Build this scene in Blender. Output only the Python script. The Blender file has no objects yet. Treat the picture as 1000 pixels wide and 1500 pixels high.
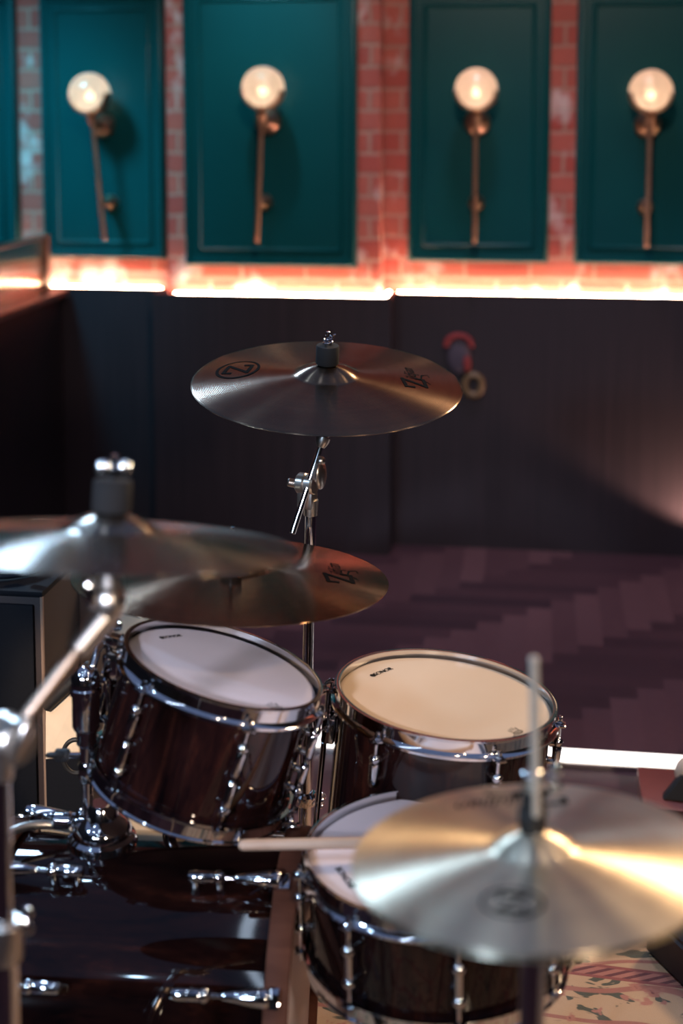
import bpy, bmesh, math, random
from mathutils import Vector, Matrix, Quaternion
random.seed(7)
PI = math.pi
R_ = math.radians
scene = bpy.context.scene
C = scene.collection

# ------------------------------------------------------------------ camera
LENS, SENS = 50.0, 24.0
F = LENS / SENS * 1000.0
YAW, PITCH = R_(8.0), R_(6.0)
CAMPOS = Vector((0, 0, 1.55))
CX, CY = 500.0, 168.0 + F * math.tan(PITCH)
FW = Vector((-math.sin(YAW) * math.cos(PITCH), math.cos(YAW) * math.cos(PITCH), -math.sin(PITCH)))
RT = Vector((math.cos(YAW), math.sin(YAW), 0))
UP = RT.cross(FW)
FH = Vector((-math.sin(YAW), math.cos(YAW), 0))
ZZ = Vector((0, 0, 1))


def at(x, y, d):
    return CAMPOS + d * (FW + RT * ((x - CX) / F) - UP * ((y - CY) / F))


def on_y(x, y, Y):
    r = FW + RT * ((x - CX) / F) - UP * ((y - CY) / F)
    return CAMPOS + r * (Y / r.y)


def hp(X, D, z):
    return RT * X + FH * D + ZZ * z


cam_d = bpy.data.cameras.new('camera')
cam = bpy.data.objects.new('camera', cam_d)
C.objects.link(cam)
cam_d.sensor_fit = 'HORIZONTAL'
cam_d.sensor_width = SENS
cam_d.lens = LENS
cam_d.shift_y = (CY - 750.0) / 1000.0
cam_d.clip_start = 0.05
cam_d.dof.use_dof = True
cam_d.dof.focus_distance = 2.44
cam_d.dof.aperture_fstop = 2.0
cam_d.dof.aperture_blades = 0
m3 = Matrix((RT, UP, -FW)).transposed()
cam.matrix_world = Matrix.Translation(CAMPOS) @ m3.to_4x4()
scene.camera = cam


# ------------------------------------------------------------------ materials
def new_mat(name):
    m = bpy.data.materials.new(name)
    m.use_nodes = True
    nt = m.node_tree
    b = nt.nodes['Principled BSDF']
    return m, nt, b


def setp(b, **k):
    names = dict(color='Base Color', metal='Metallic', rough='Roughness', coat='Coat Weight', coat_rough='Coat Roughness',
                 spec='Specular IOR Level', aniso='Anisotropic', aniso_rot='Anisotropic Rotation', emit='Emission Color',
                 emit_s='Emission Strength', trans='Transmission Weight', sheen='Sheen Weight', sss='Subsurface Weight')
    for a, v in k.items():
        b.inputs[names[a]].default_value = (*v, 1) if isinstance(v, tuple) and len(v) == 3 else v


def N(nt, t, **k):
    n = nt.nodes.new(t)
    for a, v in k.items():
        setattr(n, a, v)
    return n


def ramp(nt, stops, fac=None, interp='LINEAR'):
    r = N(nt, 'ShaderNodeValToRGB')
    cr = r.color_ramp
    cr.interpolation = interp
    while len(cr.elements) > 1:
        cr.elements.remove(cr.elements[-1])
    cr.elements[0].position = stops[0][0]
    cr.elements[0].color = (*stops[0][1], 1)
    for p, c in stops[1:]:
        e = cr.elements.new(p)
        e.color = (*c, 1)
    if fac is not None:
        nt.links.new(fac, r.inputs[0])
    return r


def math_n(nt, op, a, b=None, c=None):
    n = N(nt, 'ShaderNodeMath', operation=op)
    for i, v in enumerate((a, b, c)):
        if v is None:
            continue
        if isinstance(v, (int, float)):
            n.inputs[i].default_value = v
        else:
            nt.links.new(v, n.inputs[i])
    return n.outputs[0]


def mixc(nt, fac, a, b, blend='MIX'):
    n = N(nt, 'ShaderNodeMix', data_type='RGBA', blend_type=blend)
    for i, v in ((0, fac), (6, a), (7, b)):
        if isinstance(v, (int, float)):
            n.inputs[i].default_value = v
        elif isinstance(v, tuple):
            n.inputs[i].default_value = (*v, 1)
        else:
            nt.links.new(v, n.inputs[i])
    return n.outputs[2]


def bump(nt, b, height, strength=0.3, dist=0.002):
    n = N(nt, 'ShaderNodeBump')
    n.inputs['Strength'].default_value = strength
    n.inputs['Distance'].default_value = dist
    nt.links.new(height, n.inputs['Height'])
    nt.links.new(n.outputs[0], b.inputs['Normal'])
    return n


def objco(nt):
    return N(nt, 'ShaderNodeTexCoord').outputs['Object']


def noise(nt, vec, scale, detail=3, rough=0.5, dist=0.0):
    n = N(nt, 'ShaderNodeTexNoise')
    n.inputs['Scale'].default_value = scale
    n.inputs['Detail'].default_value = detail
    n.inputs['Roughness'].default_value = rough
    n.inputs['Distortion'].default_value = dist
    nt.links.new(vec, n.inputs['Vector'])
    return n.outputs['Fac']


def mapping(nt, vec, scale=(1, 1, 1), rot=(0, 0, 0), loc=(0, 0, 0)):
    n = N(nt, 'ShaderNodeMapping')
    n.inputs['Scale'].default_value = scale
    n.inputs['Rotation'].default_value = rot
    n.inputs['Location'].default_value = loc
    nt.links.new(vec, n.inputs['Vector'])
    return n.outputs[0]


def simple(name, color, rough=0.5, metal=0.0, vary=0.12, vscale=30, **k):
    m, nt, b = new_mat(name)
    setp(b, color=color, rough=rough, metal=metal, **k)
    if vary:
        f = noise(nt, objco(nt), vscale)
        c = mixc(nt, f, tuple(v * (1 - vary) for v in color), tuple(min(1, v * (1 + vary)) for v in color))
        nt.links.new(c, b.inputs['Base Color'])
    return m


M = {}
M['chrome'] = simple('chrome', (0.80, 0.80, 0.82), 0.07, 1.0, 0.03, 60)
M['satin'] = simple('satin metal', (0.62, 0.58, 0.54), 0.3, 1.0, 0.05, 80)
M['dull_metal'] = simple('dull metal', (0.38, 0.29, 0.23), 0.34, 1.0, 0.05, 80)
M['brass'] = simple('aged brass', (0.44, 0.27, 0.20), 0.34, 1.0, 0.15, 40)
M['black_rubber'] = simple('black rubber', (0.012, 0.012, 0.014), 0.55)
M['pale_metal'] = simple('pale metal rod', (0.70, 0.62, 0.54), 0.45, 0.35, 0.03, 60)
M['felt'] = simple('black felt', (0.010, 0.010, 0.012), 0.9, sheen=0.0)
M['ink'] = simple('black print', (0.003, 0.003, 0.004), 0.9, vary=0, spec=0.05)
M['head'] = simple('drum head film', (0.78, 0.61, 0.45), 0.26, vary=0.03, vscale=8, spec=0.35)
M['head_white'] = simple('coated head film', (0.86, 0.76, 0.80), 0.55, vary=0.03, vscale=8, spec=0.3)
M['black_box'] = simple('black tolex', (0.006, 0.007, 0.011), 0.7, vary=0.3, vscale=300, spec=0.15)
M['brown_side'] = simple('brown tolex', (0.032, 0.020, 0.021), 0.6, vary=0.2, vscale=300)
M['piping'] = simple('tan edging', (0.30, 0.20, 0.15), 0.5)
M['cable'] = simple('black cable jacket', (0.012, 0.014, 0.022), 0.18)
M['cream'] = simple('cream cloth', (0.75, 0.60, 0.45), 0.7)
M['stick'] = simple('pale drumstick wood', (0.62, 0.42, 0.30), 0.45, vary=0.15, vscale=25)
M['redwood'] = simple('reddish wood board', (0.16, 0.035, 0.028), 0.45, vary=0.2, vscale=20)
M['lavender'] = simple('pale grey board', (0.42, 0.42, 0.58), 0.5)
M['seat'] = simple('black seat vinyl', (0.012, 0.011, 0.016), 0.55, vary=0.2, vscale=60)
M['red_cloth'] = simple('red cloth', (0.13, 0.009, 0.012), 0.8)
M['blue_cloth'] = simple('blue grey cloth', (0.035, 0.026, 0.045), 0.8)
M['amber'] = simple('amber ring', (0.085, 0.05, 0.022), 0.5)
M['dark_paint'] = simple('dark wall paint', (0.03, 0.028, 0.033), 0.8)
M['ceiling'] = simple('dark ceiling paint', (0.02, 0.02, 0.022), 0.9)


def m_cymbal(name, c1, c2, rough, groove=0.25, hammer=0.3, seed=0.0, gs=2200.0):
    m, nt, b = new_mat(name)
    setp(b, metal=1.0, rough=rough, aniso=0.88, aniso_rot=0.25)
    tg = N(nt, 'ShaderNodeTangent', direction_type='RADIAL', axis='Z')
    nt.links.new(tg.outputs[0], b.inputs['Tangent'])
    co = objco(nt)
    sx = N(nt, 'ShaderNodeSeparateXYZ')
    nt.links.new(co, sx.inputs[0])
    r = math_n(nt, 'SQRT', math_n(nt, 'ADD', math_n(nt, 'MULTIPLY', sx.outputs[0], sx.outputs[0]),
                                  math_n(nt, 'MULTIPLY', sx.outputs[1], sx.outputs[1])))
    g1 = math_n(nt, 'SINE', math_n(nt, 'MULTIPLY', r, gs))
    cr = N(nt, 'ShaderNodeCombineXYZ')
    nt.links.new(r, cr.inputs[0])
    cr.inputs[1].default_value = seed
    bands = noise(nt, cr.outputs[0], 90, 4, 0.6)
    spots = noise(nt, mapping(nt, co, loc=(seed, seed, 0)), 9, 4, 0.6)
    f = math_n(nt, 'ADD', math_n(nt, 'MULTIPLY', bands, 0.5), math_n(nt, 'MULTIPLY', spots, 0.5))
    cr_ = ramp(nt, [(0.3, c1), (0.7, c2)], f)
    nt.links.new(cr_.outputs[0], b.inputs['Base Color'])
    vo = N(nt, 'ShaderNodeTexVoronoi', feature='SMOOTH_F1')
    vo.inputs['Scale'].default_value = 42
    nt.links.new(co, vo.inputs['Vector'])
    h = math_n(nt, 'ADD', math_n(nt, 'MULTIPLY', g1, groove * 0.35),
               math_n(nt, 'ADD', math_n(nt, 'MULTIPLY', bands, groove * 1.2), math_n(nt, 'MULTIPLY', vo.outputs['Distance'], hammer)))
    bump(nt, b, h, 0.35, 0.0012)
    rr = math_n(nt, 'ADD', math_n(nt, 'MULTIPLY', spots, 0.14), rough - 0.07)
    nt.links.new(rr, b.inputs['Roughness'])
    return m


M['cym_crash'] = m_cymbal('dark bronze', (0.16, 0.11, 0.078), (0.27, 0.185, 0.125), 0.23, 0.34, 0.35, 1.0)
M['cym_ride'] = m_cymbal('warm bronze', (0.19, 0.115, 0.07), (0.33, 0.205, 0.125), 0.16, 0.20, 0.5, 3.0)
M['cym_left'] = m_cymbal('grey bronze', (0.22, 0.19, 0.165), (0.34, 0.29, 0.24), 0.20, 0.2, 0.2, 5.0)
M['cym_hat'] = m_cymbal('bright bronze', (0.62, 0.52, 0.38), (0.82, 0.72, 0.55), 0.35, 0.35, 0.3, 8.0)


def m_shell(name, axis_scale=(6, 6, 1.2), rot=0):
    m, nt, b = new_mat(name)
    setp(b, rough=0.6, spec=0.0, coat=1.0, coat_rough=0.035)
    co = objco(nt)
    f = noise(nt, mapping(nt, co, scale=axis_scale), 3.2, 6, 0.6, 1.2)
    g = noise(nt, mapping(nt, co, scale=tuple(v * 8 for v in axis_scale)), 5, 4, 0.7)
    k = math_n(nt, 'ADD', math_n(nt, 'MULTIPLY', f, 0.7), math_n(nt, 'MULTIPLY', g, 0.3))
    r = ramp(nt, [(0.34, (0.0012, 0.001, 0.0018)), (0.54, (0.013, 0.0042, 0.0036)), (0.74, (0.055, 0.014, 0.008))], k)
    nt.links.new(r.outputs[0], b.inputs['Base Color'])
    return m


M['shell'] = m_shell('dark walnut lacquer')
M['shell_kick'] = m_shell('dark walnut lacquer kick', (1.5, 6, 6))


def m_wood(name, c1, c2, scale=(1, 10, 10), rough=0.35, coat=0.3):
    m, nt, b = new_mat(name)
    setp(b, rough=rough, coat=coat, coat_rough=0.15)
    f = noise(nt, mapping(nt, objco(nt), scale=scale), 4, 5, 0.6, 0.8)
    r = ramp(nt, [(0.3, c1), (0.7, c2)], f)
    nt.links.new(r.outputs[0], b.inputs['Base Color'])
    return m


M['hoop_wood'] = m_wood('brown hoop wood', (0.10, 0.036, 0.022), (0.17, 0.062, 0.038), (8, 8, 2), 0.6, 0.0)
M['hoop_wood'].node_tree.nodes['Principled BSDF'].inputs['Specular IOR Level'].default_value = 0.15
M['bar_wood'] = m_wood('brown bar wood', (0.07, 0.03, 0.02), (0.13, 0.06, 0.04), (8, 1, 8))
M['wainscot'] = None


def m_wainscot():
    m, nt, b = new_mat('dark ribbed wall panel')
    setp(b, rough=0.5, spec=0.25)
    co = objco(nt)
    f = noise(nt, mapping(nt, co, scale=(60, 60, 0.6)), 2.0, 5, 0.65)
    r = ramp(nt, [(0.3, (0.007, 0.0055, 0.0095)), (0.7, (0.021, 0.0140, 0.0200))], f)
    nt.links.new(r.outputs[0], b.inputs['Base Color'])
    bump(nt, b, f, 0.25, 0.002)
    return m


M['wainscot'] = m_wainscot()


def m_brick():
    m, nt, b = new_mat('old red brick')
    setp(b, rough=0.8)
    co = objco(nt)
    s = N(nt, 'ShaderNodeSeparateXYZ')
    nt.links.new(co, s.inputs[0])
    cmb = N(nt, 'ShaderNodeCombineXYZ')
    nt.links.new(math_n(nt, 'ADD', s.outputs[0], s.outputs[1]), cmb.inputs[0])
    nt.links.new(s.outputs[2], cmb.inputs[1])
    wob = noise(nt, co, 9, 2)
    va = N(nt, 'ShaderNodeVectorMath', operation='ADD')
    vs = N(nt, 'ShaderNodeVectorMath', operation='SCALE')
    cw = N(nt, 'ShaderNodeCombineXYZ')
    nt.links.new(math_n(nt, 'SUBTRACT', wob, 0.5), cw.inputs[0])
    nt.links.new(math_n(nt, 'SUBTRACT', wob, 0.5), cw.inputs[1])
    vs.inputs['Scale'].default_value = 0.016
    nt.links.new(cw.outputs[0], vs.inputs[0])
    nt.links.new(cmb.outputs[0], va.inputs[0])
    nt.links.new(vs.outputs[0], va.inputs[1])
    br = N(nt, 'ShaderNodeTexBrick')
    br.inputs['Scale'].default_value = 1.0
    br.inputs['Brick Width'].default_value = 0.228
    br.inputs['Row Height'].default_value = 0.0745
    br.inputs['Mortar Size'].default_value = 0.007
    br.inputs['Mortar Smooth'].default_value = 0.3
    br.inputs['Bias'].default_value = -0.1
    br.inputs['Color1'].default_value = (0.33, 0.042, 0.030, 1)
    br.inputs['Color2'].default_value = (0.42, 0.095, 0.068, 1)
    br.inputs['Mortar'].default_value = (0.38, 0.19, 0.15, 1)
    nt.links.new(va.outputs[0], br.inputs['Vector'])
    n1 = noise(nt, co, 28, 5, 0.65)
    c = mixc(nt, math_n(nt, 'MULTIPLY', n1, 0.55), br.outputs['Color'], (0.16, 0.05, 0.05))
    n2 = noise(nt, mapping(nt, co, scale=(1, 1, 0.7)), 6.5, 4, 0.6)
    pw = ramp(nt, [(0.55, (0, 0, 0)), (0.66, (1, 1, 1))], n2)
    c2 = mixc(nt, math_n(nt, 'MULTIPLY', pw.outputs[0], 0.75), c, (0.52, 0.42, 0.42))
    nt.links.new(c2, b.inputs['Base Color'])
    h = math_n(nt, 'ADD', math_n(nt, 'MULTIPLY', br.outputs['Fac'], -1.0), math_n(nt, 'MULTIPLY', n1, 0.6))
    bump(nt, b, h, 0.8, 0.008)
    return m


M['brick'] = m_brick()


def m_teal():
    m, nt, b = new_mat('teal satin paint')
    setp(b, color=(0.0016, 0.036, 0.046), rough=0.34, coat=0.0, spec=0.16)
    f = noise(nt, objco(nt), 3, 3)
    c = mixc(nt, f, (0.0004, 0.034, 0.040), (0.0008, 0.050, 0.056))
    nt.links.new(c, b.inputs['Base Color'])
    return m


M['teal'] = m_teal()


def m_floor():
    m, nt, b = new_mat('dark herringbone parquet')
    setp(b, rough=0.38, spec=0.5)
    at_ = N(nt, 'ShaderNodeAttribute', attribute_name='tone')
    co = objco(nt)
    g = noise(nt, mapping(nt, co, scale=(14, 14, 1)), 3, 5, 0.6, 0.5)
    k = math_n(nt, 'ADD', math_n(nt, 'MULTIPLY', at_.outputs['Fac'], 0.75), math_n(nt, 'MULTIPLY', g, 0.25))
    r = ramp(nt, [(0.15, (0.022, 0.010, 0.017)), (0.5, (0.050, 0.022, 0.030)), (0.85, (0.095, 0.046, 0.054))], k)
    nt.links.new(r.outputs[0], b.inputs['Base Color'])
    bump(nt, b, g, 0.1, 0.001)
    return m


M['floor'] = m_floor()


def m_rug():
    m, nt, b = new_mat('cream floral rug')
    setp(b, rough=0.95, sheen=0.2)
    co = objco(nt)
    s = N(nt, 'ShaderNodeSeparateXYZ')
    nt.links.new(co, s.inputs[0])
    cream = (0.44, 0.29, 0.17)
    red = (0.17, 0.030, 0.030)
    green = (0.05, 0.055, 0.035)
    rose = (0.36, 0.14, 0.10)
    w = noise(nt, co, 10, 2)
    v1 = N(nt, 'ShaderNodeTexVoronoi')
    v1.inputs['Scale'].default_value = 8
    nt.links.new(mapping(nt, co, loc=(3.1, 1.3, 0)), v1.inputs['Vector'])
    d1 = math_n(nt, 'ADD', v1.outputs['Distance'], math_n(nt, 'MULTIPLY', noise(nt, co, 30, 2), 1.1))
    f1 = ramp(nt, [(0.74, (1, 1, 1)), (0.80, (0, 0, 0))], d1)
    f1b = ramp(nt, [(0.64, (1, 1, 1)), (0.69, (0, 0, 0))], d1)
    leaf = noise(nt, mapping(nt, co, scale=(1, 1.6, 1), rot=(0, 0, 0.7)), 17, 2, 0.5, 0.9)
    f2 = ramp(nt, [(0.57, (0, 0, 0)), (0.60, (1, 1, 1))], leaf)
    vine = N(nt, 'ShaderNodeTexWave', wave_type='RINGS')
    vine.inputs['Scale'].default_value = 3.2
    vine.inputs['Distortion'].default_value = 7
    vine.inputs['Detail'].default_value = 1
    nt.links.new(co, vine.inputs['Vector'])
    f3 = ramp(nt, [(0.93, (0, 0, 0)), (0.97, (1, 1, 1))], vine.outputs['Fac'])
    c = mixc(nt, f2.outputs[0], cream, green)
    c = mixc(nt, f3.outputs[0], c, (0.30, 0.11, 0.08))
    c = mixc(nt, f1.outputs[0], c, rose)
    c = mixc(nt, f1b.outputs[0], c, red)
    # narrow woven stripe running along the rug
    y = s.outputs[1]
    ya = math_n(nt, 'ABSOLUTE', math_n(nt, 'SUBTRACT', y, RUG_STRIPE))
    inside = math_n(nt, 'LESS_THAN', ya, 0.021)
    edge = math_n(nt, 'MULTIPLY', inside, math_n(nt, 'GREATER_THAN', ya, 0.013))
    dg = math_n(nt, 'SINE', math_n(nt, 'MULTIPLY', math_n(nt, 'ADD', s.outputs[0], math_n(nt, 'MULTIPLY', y, -1.6)), 190))
    dash = math_n(nt, 'GREATER_THAN', dg, 0.2)
    c = mixc(nt, inside, c, mixc(nt, dash, (0.34, 0.13, 0.10), (0.10, 0.015, 0.022)))
    c = mixc(nt, edge, c, (0.22, 0.05, 0.045))
    ob = math_n(nt, 'GREATER_THAN', y, RUG_STRIPE + 0.13)
    c = mixc(nt, ob, c, mixc(nt, f1.outputs[0], (0.14, 0.025, 0.028), (0.4, 0.25, 0.17)))
    nt.links.new(c, b.inputs['Base Color'])
    bump(nt, b, noise(nt, co, 700, 2), 0.5, 0.003)
    return m


RUG_STRIPE = 0.70
M['rug'] = m_rug()


def m_emit(name, col, s):
    m, nt, b = new_mat(name)
    setp(b, color=(0.8, 0.8, 0.8), emit=col, emit_s=s, rough=0.5)
    return m


M['led_warm'] = m_emit('warm led', (1.0, 0.66, 0.40), 120.0)
M['led_white'] = m_emit('white led', (1.0, 0.93, 0.86), 3.0)
M['bulb'] = m_emit('lamp bulb', (1.0, 0.74, 0.42), 12.0)
M['streak_tube'] = m_emit('cool tube', (0.62, 0.78, 1.0), 9.0)


def m_globe():
    m = bpy.data.materials.new('frosted glass globe')
    m.use_nodes = True
    nt = m.node_tree
    nt.nodes.clear()
    out = N(nt, 'ShaderNodeOutputMaterial')
    tl = N(nt, 'ShaderNodeBsdfTranslucent')
    tl.inputs[0].default_value = (0.95, 0.80, 0.72, 1)
    tp = N(nt, 'ShaderNodeBsdfTransparent')
    tp.inputs[0].default_value = (1, 0.93, 0.85, 1)
    gl = N(nt, 'ShaderNodeBsdfGlossy')
    gl.inputs['Roughness'].default_value = 0.15
    m1 = N(nt, 'ShaderNodeMixShader')
    m1.inputs[0].default_value = 0.14
    nt.links.new(tl.outputs[0], m1.inputs[1])
    nt.links.new(tp.outputs[0], m1.inputs[2])
    m2 = N(nt, 'ShaderNodeMixShader')
    m2.inputs[0].default_value = 0.05
    nt.links.new(m1.outputs[0], m2.inputs[1])
    nt.links.new(gl.outputs[0], m2.inputs[2])
    nt.links.new(m2.outputs[0], out.inputs[0])
    return m


M['globe'] = m_globe()
M['bronze_mirror'] = simple('polished panel', (0.72, 0.62, 0.54), 0.20, 1.0, 0.05, 10)


# ------------------------------------------------------------------ mesh helpers
def frame(axis, xhint=None):
    z = Vector(axis).normalized()
    x = Vector(xhint) if xhint is not None else (Vector((1, 0, 0)) if abs(z.x) < 0.9 else Vector((0, 1, 0)))
    x = (x - z * x.dot(z)).normalized()
    return Matrix((x, z.cross(x), z)).transposed()


def lathe(bm, prof, seg=24, mat=None, closed=False):
    """prof: list of (r, z); revolve about z; mat: 4x4"""
    mat = mat or Matrix.Identity(4)
    rings = []
    for r, z in prof:
        if r < 1e-6:
            rings.append([bm.verts.new(mat @ Vector((0, 0, z)))])
        else:
            rings.append([bm.verts.new(mat @ Vector((r * math.cos(2 * PI * i / seg), r * math.sin(2 * PI * i / seg), z))) for i in range(seg)])
    pairs = list(zip(rings[:-1], rings[1:]))
    if closed:
        pairs.append((rings[-1], rings[0]))
    for a, b in pairs:
        if len(a) == 1 and len(b) == 1:
            continue
        for i in range(seg):
            j = (i + 1) % seg
            if len(a) == 1:
                bm.faces.new((a[0], b[j], b[i]))
            elif len(b) == 1:
                bm.faces.new((a[i], a[j], b[0]))
            else:
                bm.faces.new((a[i], a[j], b[j], b[i]))


def mat_ab(a, b, xhint=None):
    a, b = Vector(a), Vector(b)
    return Matrix.Translation(a) @ frame(b - a, xhint).to_4x4(), (b - a).length


def rod(bm, a, b, r, r2=None, seg=16, bev=None):
    m, L = mat_ab(a, b)
    r2 = r if r2 is None else r2
    bev = min(r, r2) * 0.3 if bev is None else bev
    bev = min(bev, L * 0.4)
    lathe(bm, [(0, 0), (r - bev, 0), (r, bev), (r2, L - bev), (r2 - bev, L), (0, L)], seg, m)


def turned(bm, a, b, prof, seg=20):
    """prof (t in 0..1 along a->b, radius)"""
    m, L = mat_ab(a, b)
    p = [(0, prof[0][0] * L)] + [(r, t * L) for t, r in prof] + [(0, prof[-1][0] * L)]
    lathe(bm, p, seg, m)


def ball(bm, c, r, sc=(1, 1, 1), rot=None, seg=16, rings=10):
    m = Matrix.Translation(Vector(c)) @ (rot.to_4x4() if rot else Matrix.Identity(4)) @ Matrix.Diagonal((*sc, 1))
    lathe(bm, [(r * math.sin(PI * i / rings), -r * math.cos(PI * i / rings)) for i in range(rings + 1)], seg, m)


def tube(bm, pts, r, seg=12, close=False, rfun=None):
    pts = [Vector(p) for p in pts]
    n = len(pts)
    rings = []
    up = None
    for i, p in enumerate(pts):
        if close:
            t = (pts[(i + 1) % n] - pts[i - 1]).normalized()
        else:
            t = (pts[min(i + 1, n - 1)] - pts[max(i - 1, 0)]).normalized()
        if up is None:
            up = Vector((0, 0, 1)) if abs(t.z) < 0.9 else Vector((1, 0, 0))
        x = (up - t * up.dot(t)).normalized()
        up = x
        y = t.cross(x)
        rr = rfun(i / (n - 1)) if rfun else r
        rings.append([bm.verts.new(p + (x * math.cos(2 * PI * k / seg) + y * math.sin(2 * PI * k / seg)) * rr) for k in range(seg)])
    for i in range(n if close else n - 1):
        a, b = rings[i], rings[(i + 1) % n]
        for k in range(seg):
            bm.faces.new((a[k], a[(k + 1) % seg], b[(k + 1) % seg], b[k]))
    if not close:
        bm.faces.new(rings[0][::-1])
        bm.faces.new(rings[-1])


def box(bm, c, size, rot=None, bev=0.0, mat=None):
    t = bmesh.new()
    bmesh.ops.create_cube(t, size=1)
    bmesh.ops.scale(t, vec=Vector(size), verts=t.verts)
    if bev > 0:
        bmesh.ops.bevel(t, geom=t.edges[:], offset=min(bev, min(size) * 0.45), segments=2, affect='EDGES', profile=0.6)
    m = Matrix.Translation(Vector(c)) @ (rot.to_4x4() if rot else Matrix.Identity(4))
    if mat:
        m = mat @ m
    me = bpy.data.meshes.new('t')
    t.transform(m)
    t.to_mesh(me)
    t.free()
    bm.from_mesh(me)
    bpy.data.meshes.remove(me)


def quad(bm, pts):
    bm.faces.new([bm.verts.new(Vector(p)) for p in pts])


def obj(name, bm, mat, parent=None, rel=None, smooth=True, ang=35):
    if rel is not None:
        bm.transform(Matrix.Translation(-Vector(rel)))
    bmesh.ops.recalc_face_normals(bm, faces=bm.faces[:])
    me = bpy.data.meshes.new(name)
    bm.to_mesh(me)
    bm.free()
    if smooth:
        me.polygons.foreach_set('use_smooth', [True] * len(me.polygons))
        me.set_sharp_from_angle(angle=R_(ang))
    me.materials.append(mat if not isinstance(mat, str) else M[mat])
    o = bpy.data.objects.new(name, me)
    C.objects.link(o)
    if parent:
        o.parent = parent
    return o


def tag(o, label, cat, group=None, kind=None):
    o['label'] = label
    o['category'] = cat
    if group:
        o['group'] = group
    if kind:
        o['kind'] = kind
    return o


def thing(name, label, cat, loc=(0, 0, 0), rot=None, group=None):
    o = bpy.data.objects.new(name, None)
    o.empty_display_size = 0.05
    C.objects.link(o)
    o.location = loc
    if rot is not None:
        o.rotation_mode = 'QUATERNION'
        o.rotation_quaternion = rot.to_quaternion()
    return tag(o, label, cat, group)


BM = bmesh.new


# text as mesh data (list of verts, list of faces) centred on origin
def text_geo(s, size=1.0, shear=0.0, align='CENTER'):
    cu = bpy.data.curves.new('t', 'FONT')
    cu.body = s
    cu.size = size
    cu.shear = shear
    cu.align_x = align
    cu.align_y = 'CENTER'
    cu.resolution_u = 3
    o = bpy.data.objects.new('t', cu)
    C.objects.link(o)
    dg = bpy.context.evaluated_depsgraph_get()
    me = bpy.data.meshes.new_from_object(o.evaluated_get(dg))
    v = [tuple(x.co[:2]) for x in me.vertices]
    f = [tuple(p.vertices) for p in me.polygons]
    bpy.data.objects.remove(o)
    bpy.data.curves.remove(cu)
    bpy.data.meshes.remove(me)
    return v, f


def strokes_geo(lines, w):
    """polylines (list of (x,y[,w])) to flat ribbons"""
    vs, fs = [], []
    for ln in lines:
        n = len(ln)
        base = len(vs)
        for i, p in enumerate(ln):
            a = Vector(ln[max(i - 1, 0)][:2])
            b = Vector(ln[min(i + 1, n - 1)][:2])
            t = (b - a).normalized()
            nn = Vector((-t.y, t.x))
            ww = p[2] if len(p) > 2 else w
            vs.append((p[0] + nn.x * ww / 2, p[1] + nn.y * ww / 2))
            vs.append((p[0] - nn.x * ww / 2, p[1] - nn.y * ww / 2))
        for i in range(n - 1):
            k = base + 2 * i
            fs.append((k, k + 1, k + 3, k + 2))
    return vs, fs


def merge_geo(*gs):
    vs, fs = [], []
    for v, f in gs:
        b = len(vs)
        vs += v
        fs += [tuple(i + b for i in q) for q in f]
    return vs, fs


def xf_geo(g, sx=1, sy=1, dx=0, dy=0):
    return [(x * sx + dx, y * sy + dy) for x, y in g[0]], g[1]


def place_geo(name, g, mat, parent, centre, du, dv, zf, label=None):
    """lay flat geometry on a surface z=zf(x,y) in the parent's local frame"""
    bm = BM()
    vv = []
    for u, v in g[0]:
        x = centre[0] + du[0] * u + dv[0] * v
        y = centre[1] + du[1] * u + dv[1] * v
        vv.append(bm.verts.new((x, y, zf(x, y))))
    for f in g[1]:
        try:
            bm.faces.new([vv[i] for i in f])
        except ValueError:
            pass
    bmesh.ops.subdivide_edges(bm, edges=[e for e in bm.edges if e.calc_length() > 0.012], cuts=2)
    for v in bm.verts:
        v.co.z = zf(v.co.x, v.co.y)
    for f in bm.faces:
        f.normal_update()
        if f.normal.z < 0:
            f.normal_flip()
    me = bpy.data.meshes.new(name)
    bm.to_mesh(me)
    bm.free()
    me.materials.append(M[mat])
    o = bpy.data.objects.new(name, me)
    C.objects.link(o)
    o.parent = parent
    if label:
        o['label'] = label
    return o


# ------------------------------------------------------------------ the room
YW, YP = 5.0, 4.865          # faces of the dark wainscot: recess / projecting pier
BR, BRP = 5.055, 4.925       # brick faces behind them
XL, XR = -1.362, -0.512      # the pier's edges
LZ = 0.92                    # ledge height
X0, X1, Y0, H = -3.6, 3.2, -2.6, 3.2


def struct(name, bm, mat, label, cat, smooth=False):
    o = obj(name, bm, mat, smooth=smooth)
    tag(o, label, cat, kind='structure')
    return o


# floor of herringbone planks in one mesh
bm = BM()
tone = bm.loops.layers.float_color.new('tone')
PW, PL = 0.075, 0.45
n_ = int(PL / PW)


def plank(x0, y0, x1, y1):
    x0, x1 = max(x0, X0), min(x1, X1)
    y0, y1 = max(y0, Y0), min(y1, 5.2)
    if x1 - x0 < 1e-4 or y1 - y0 < 1e-4:
        return
    f = bm.faces.new([bm.verts.new(p) for p in ((x0, y0, 0), (x1, y0, 0), (x1, y1, 0), (x0, y1, 0))])
    t = random.random()
    return f, t


for i in range(-140, 160):
    for j in range(-12, 14):
        ox, oy = i * PW + j * PL - 1.0, i * PW - j * PL + 2.0
        for k, q in enumerate(((ox, oy, ox + PL, oy + PW), (ox + PL, oy + PW - PL, ox + PL + PW, oy + PW))):
            if q[2] < X0 or q[0] > X1 or q[3] < Y0 or q[1] > 5.2:
                continue
            r = plank(*q)
            if r:
                t = 0.12 + 0.36 * r[1] + (0.42 if k else 0.0)
                for l in r[0].loops:
                    l[tone] = (t, t, t, 1)
o = struct('floor', bm, 'floor', 'dark purple-brown herringbone parquet floor', 'floor')

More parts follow.
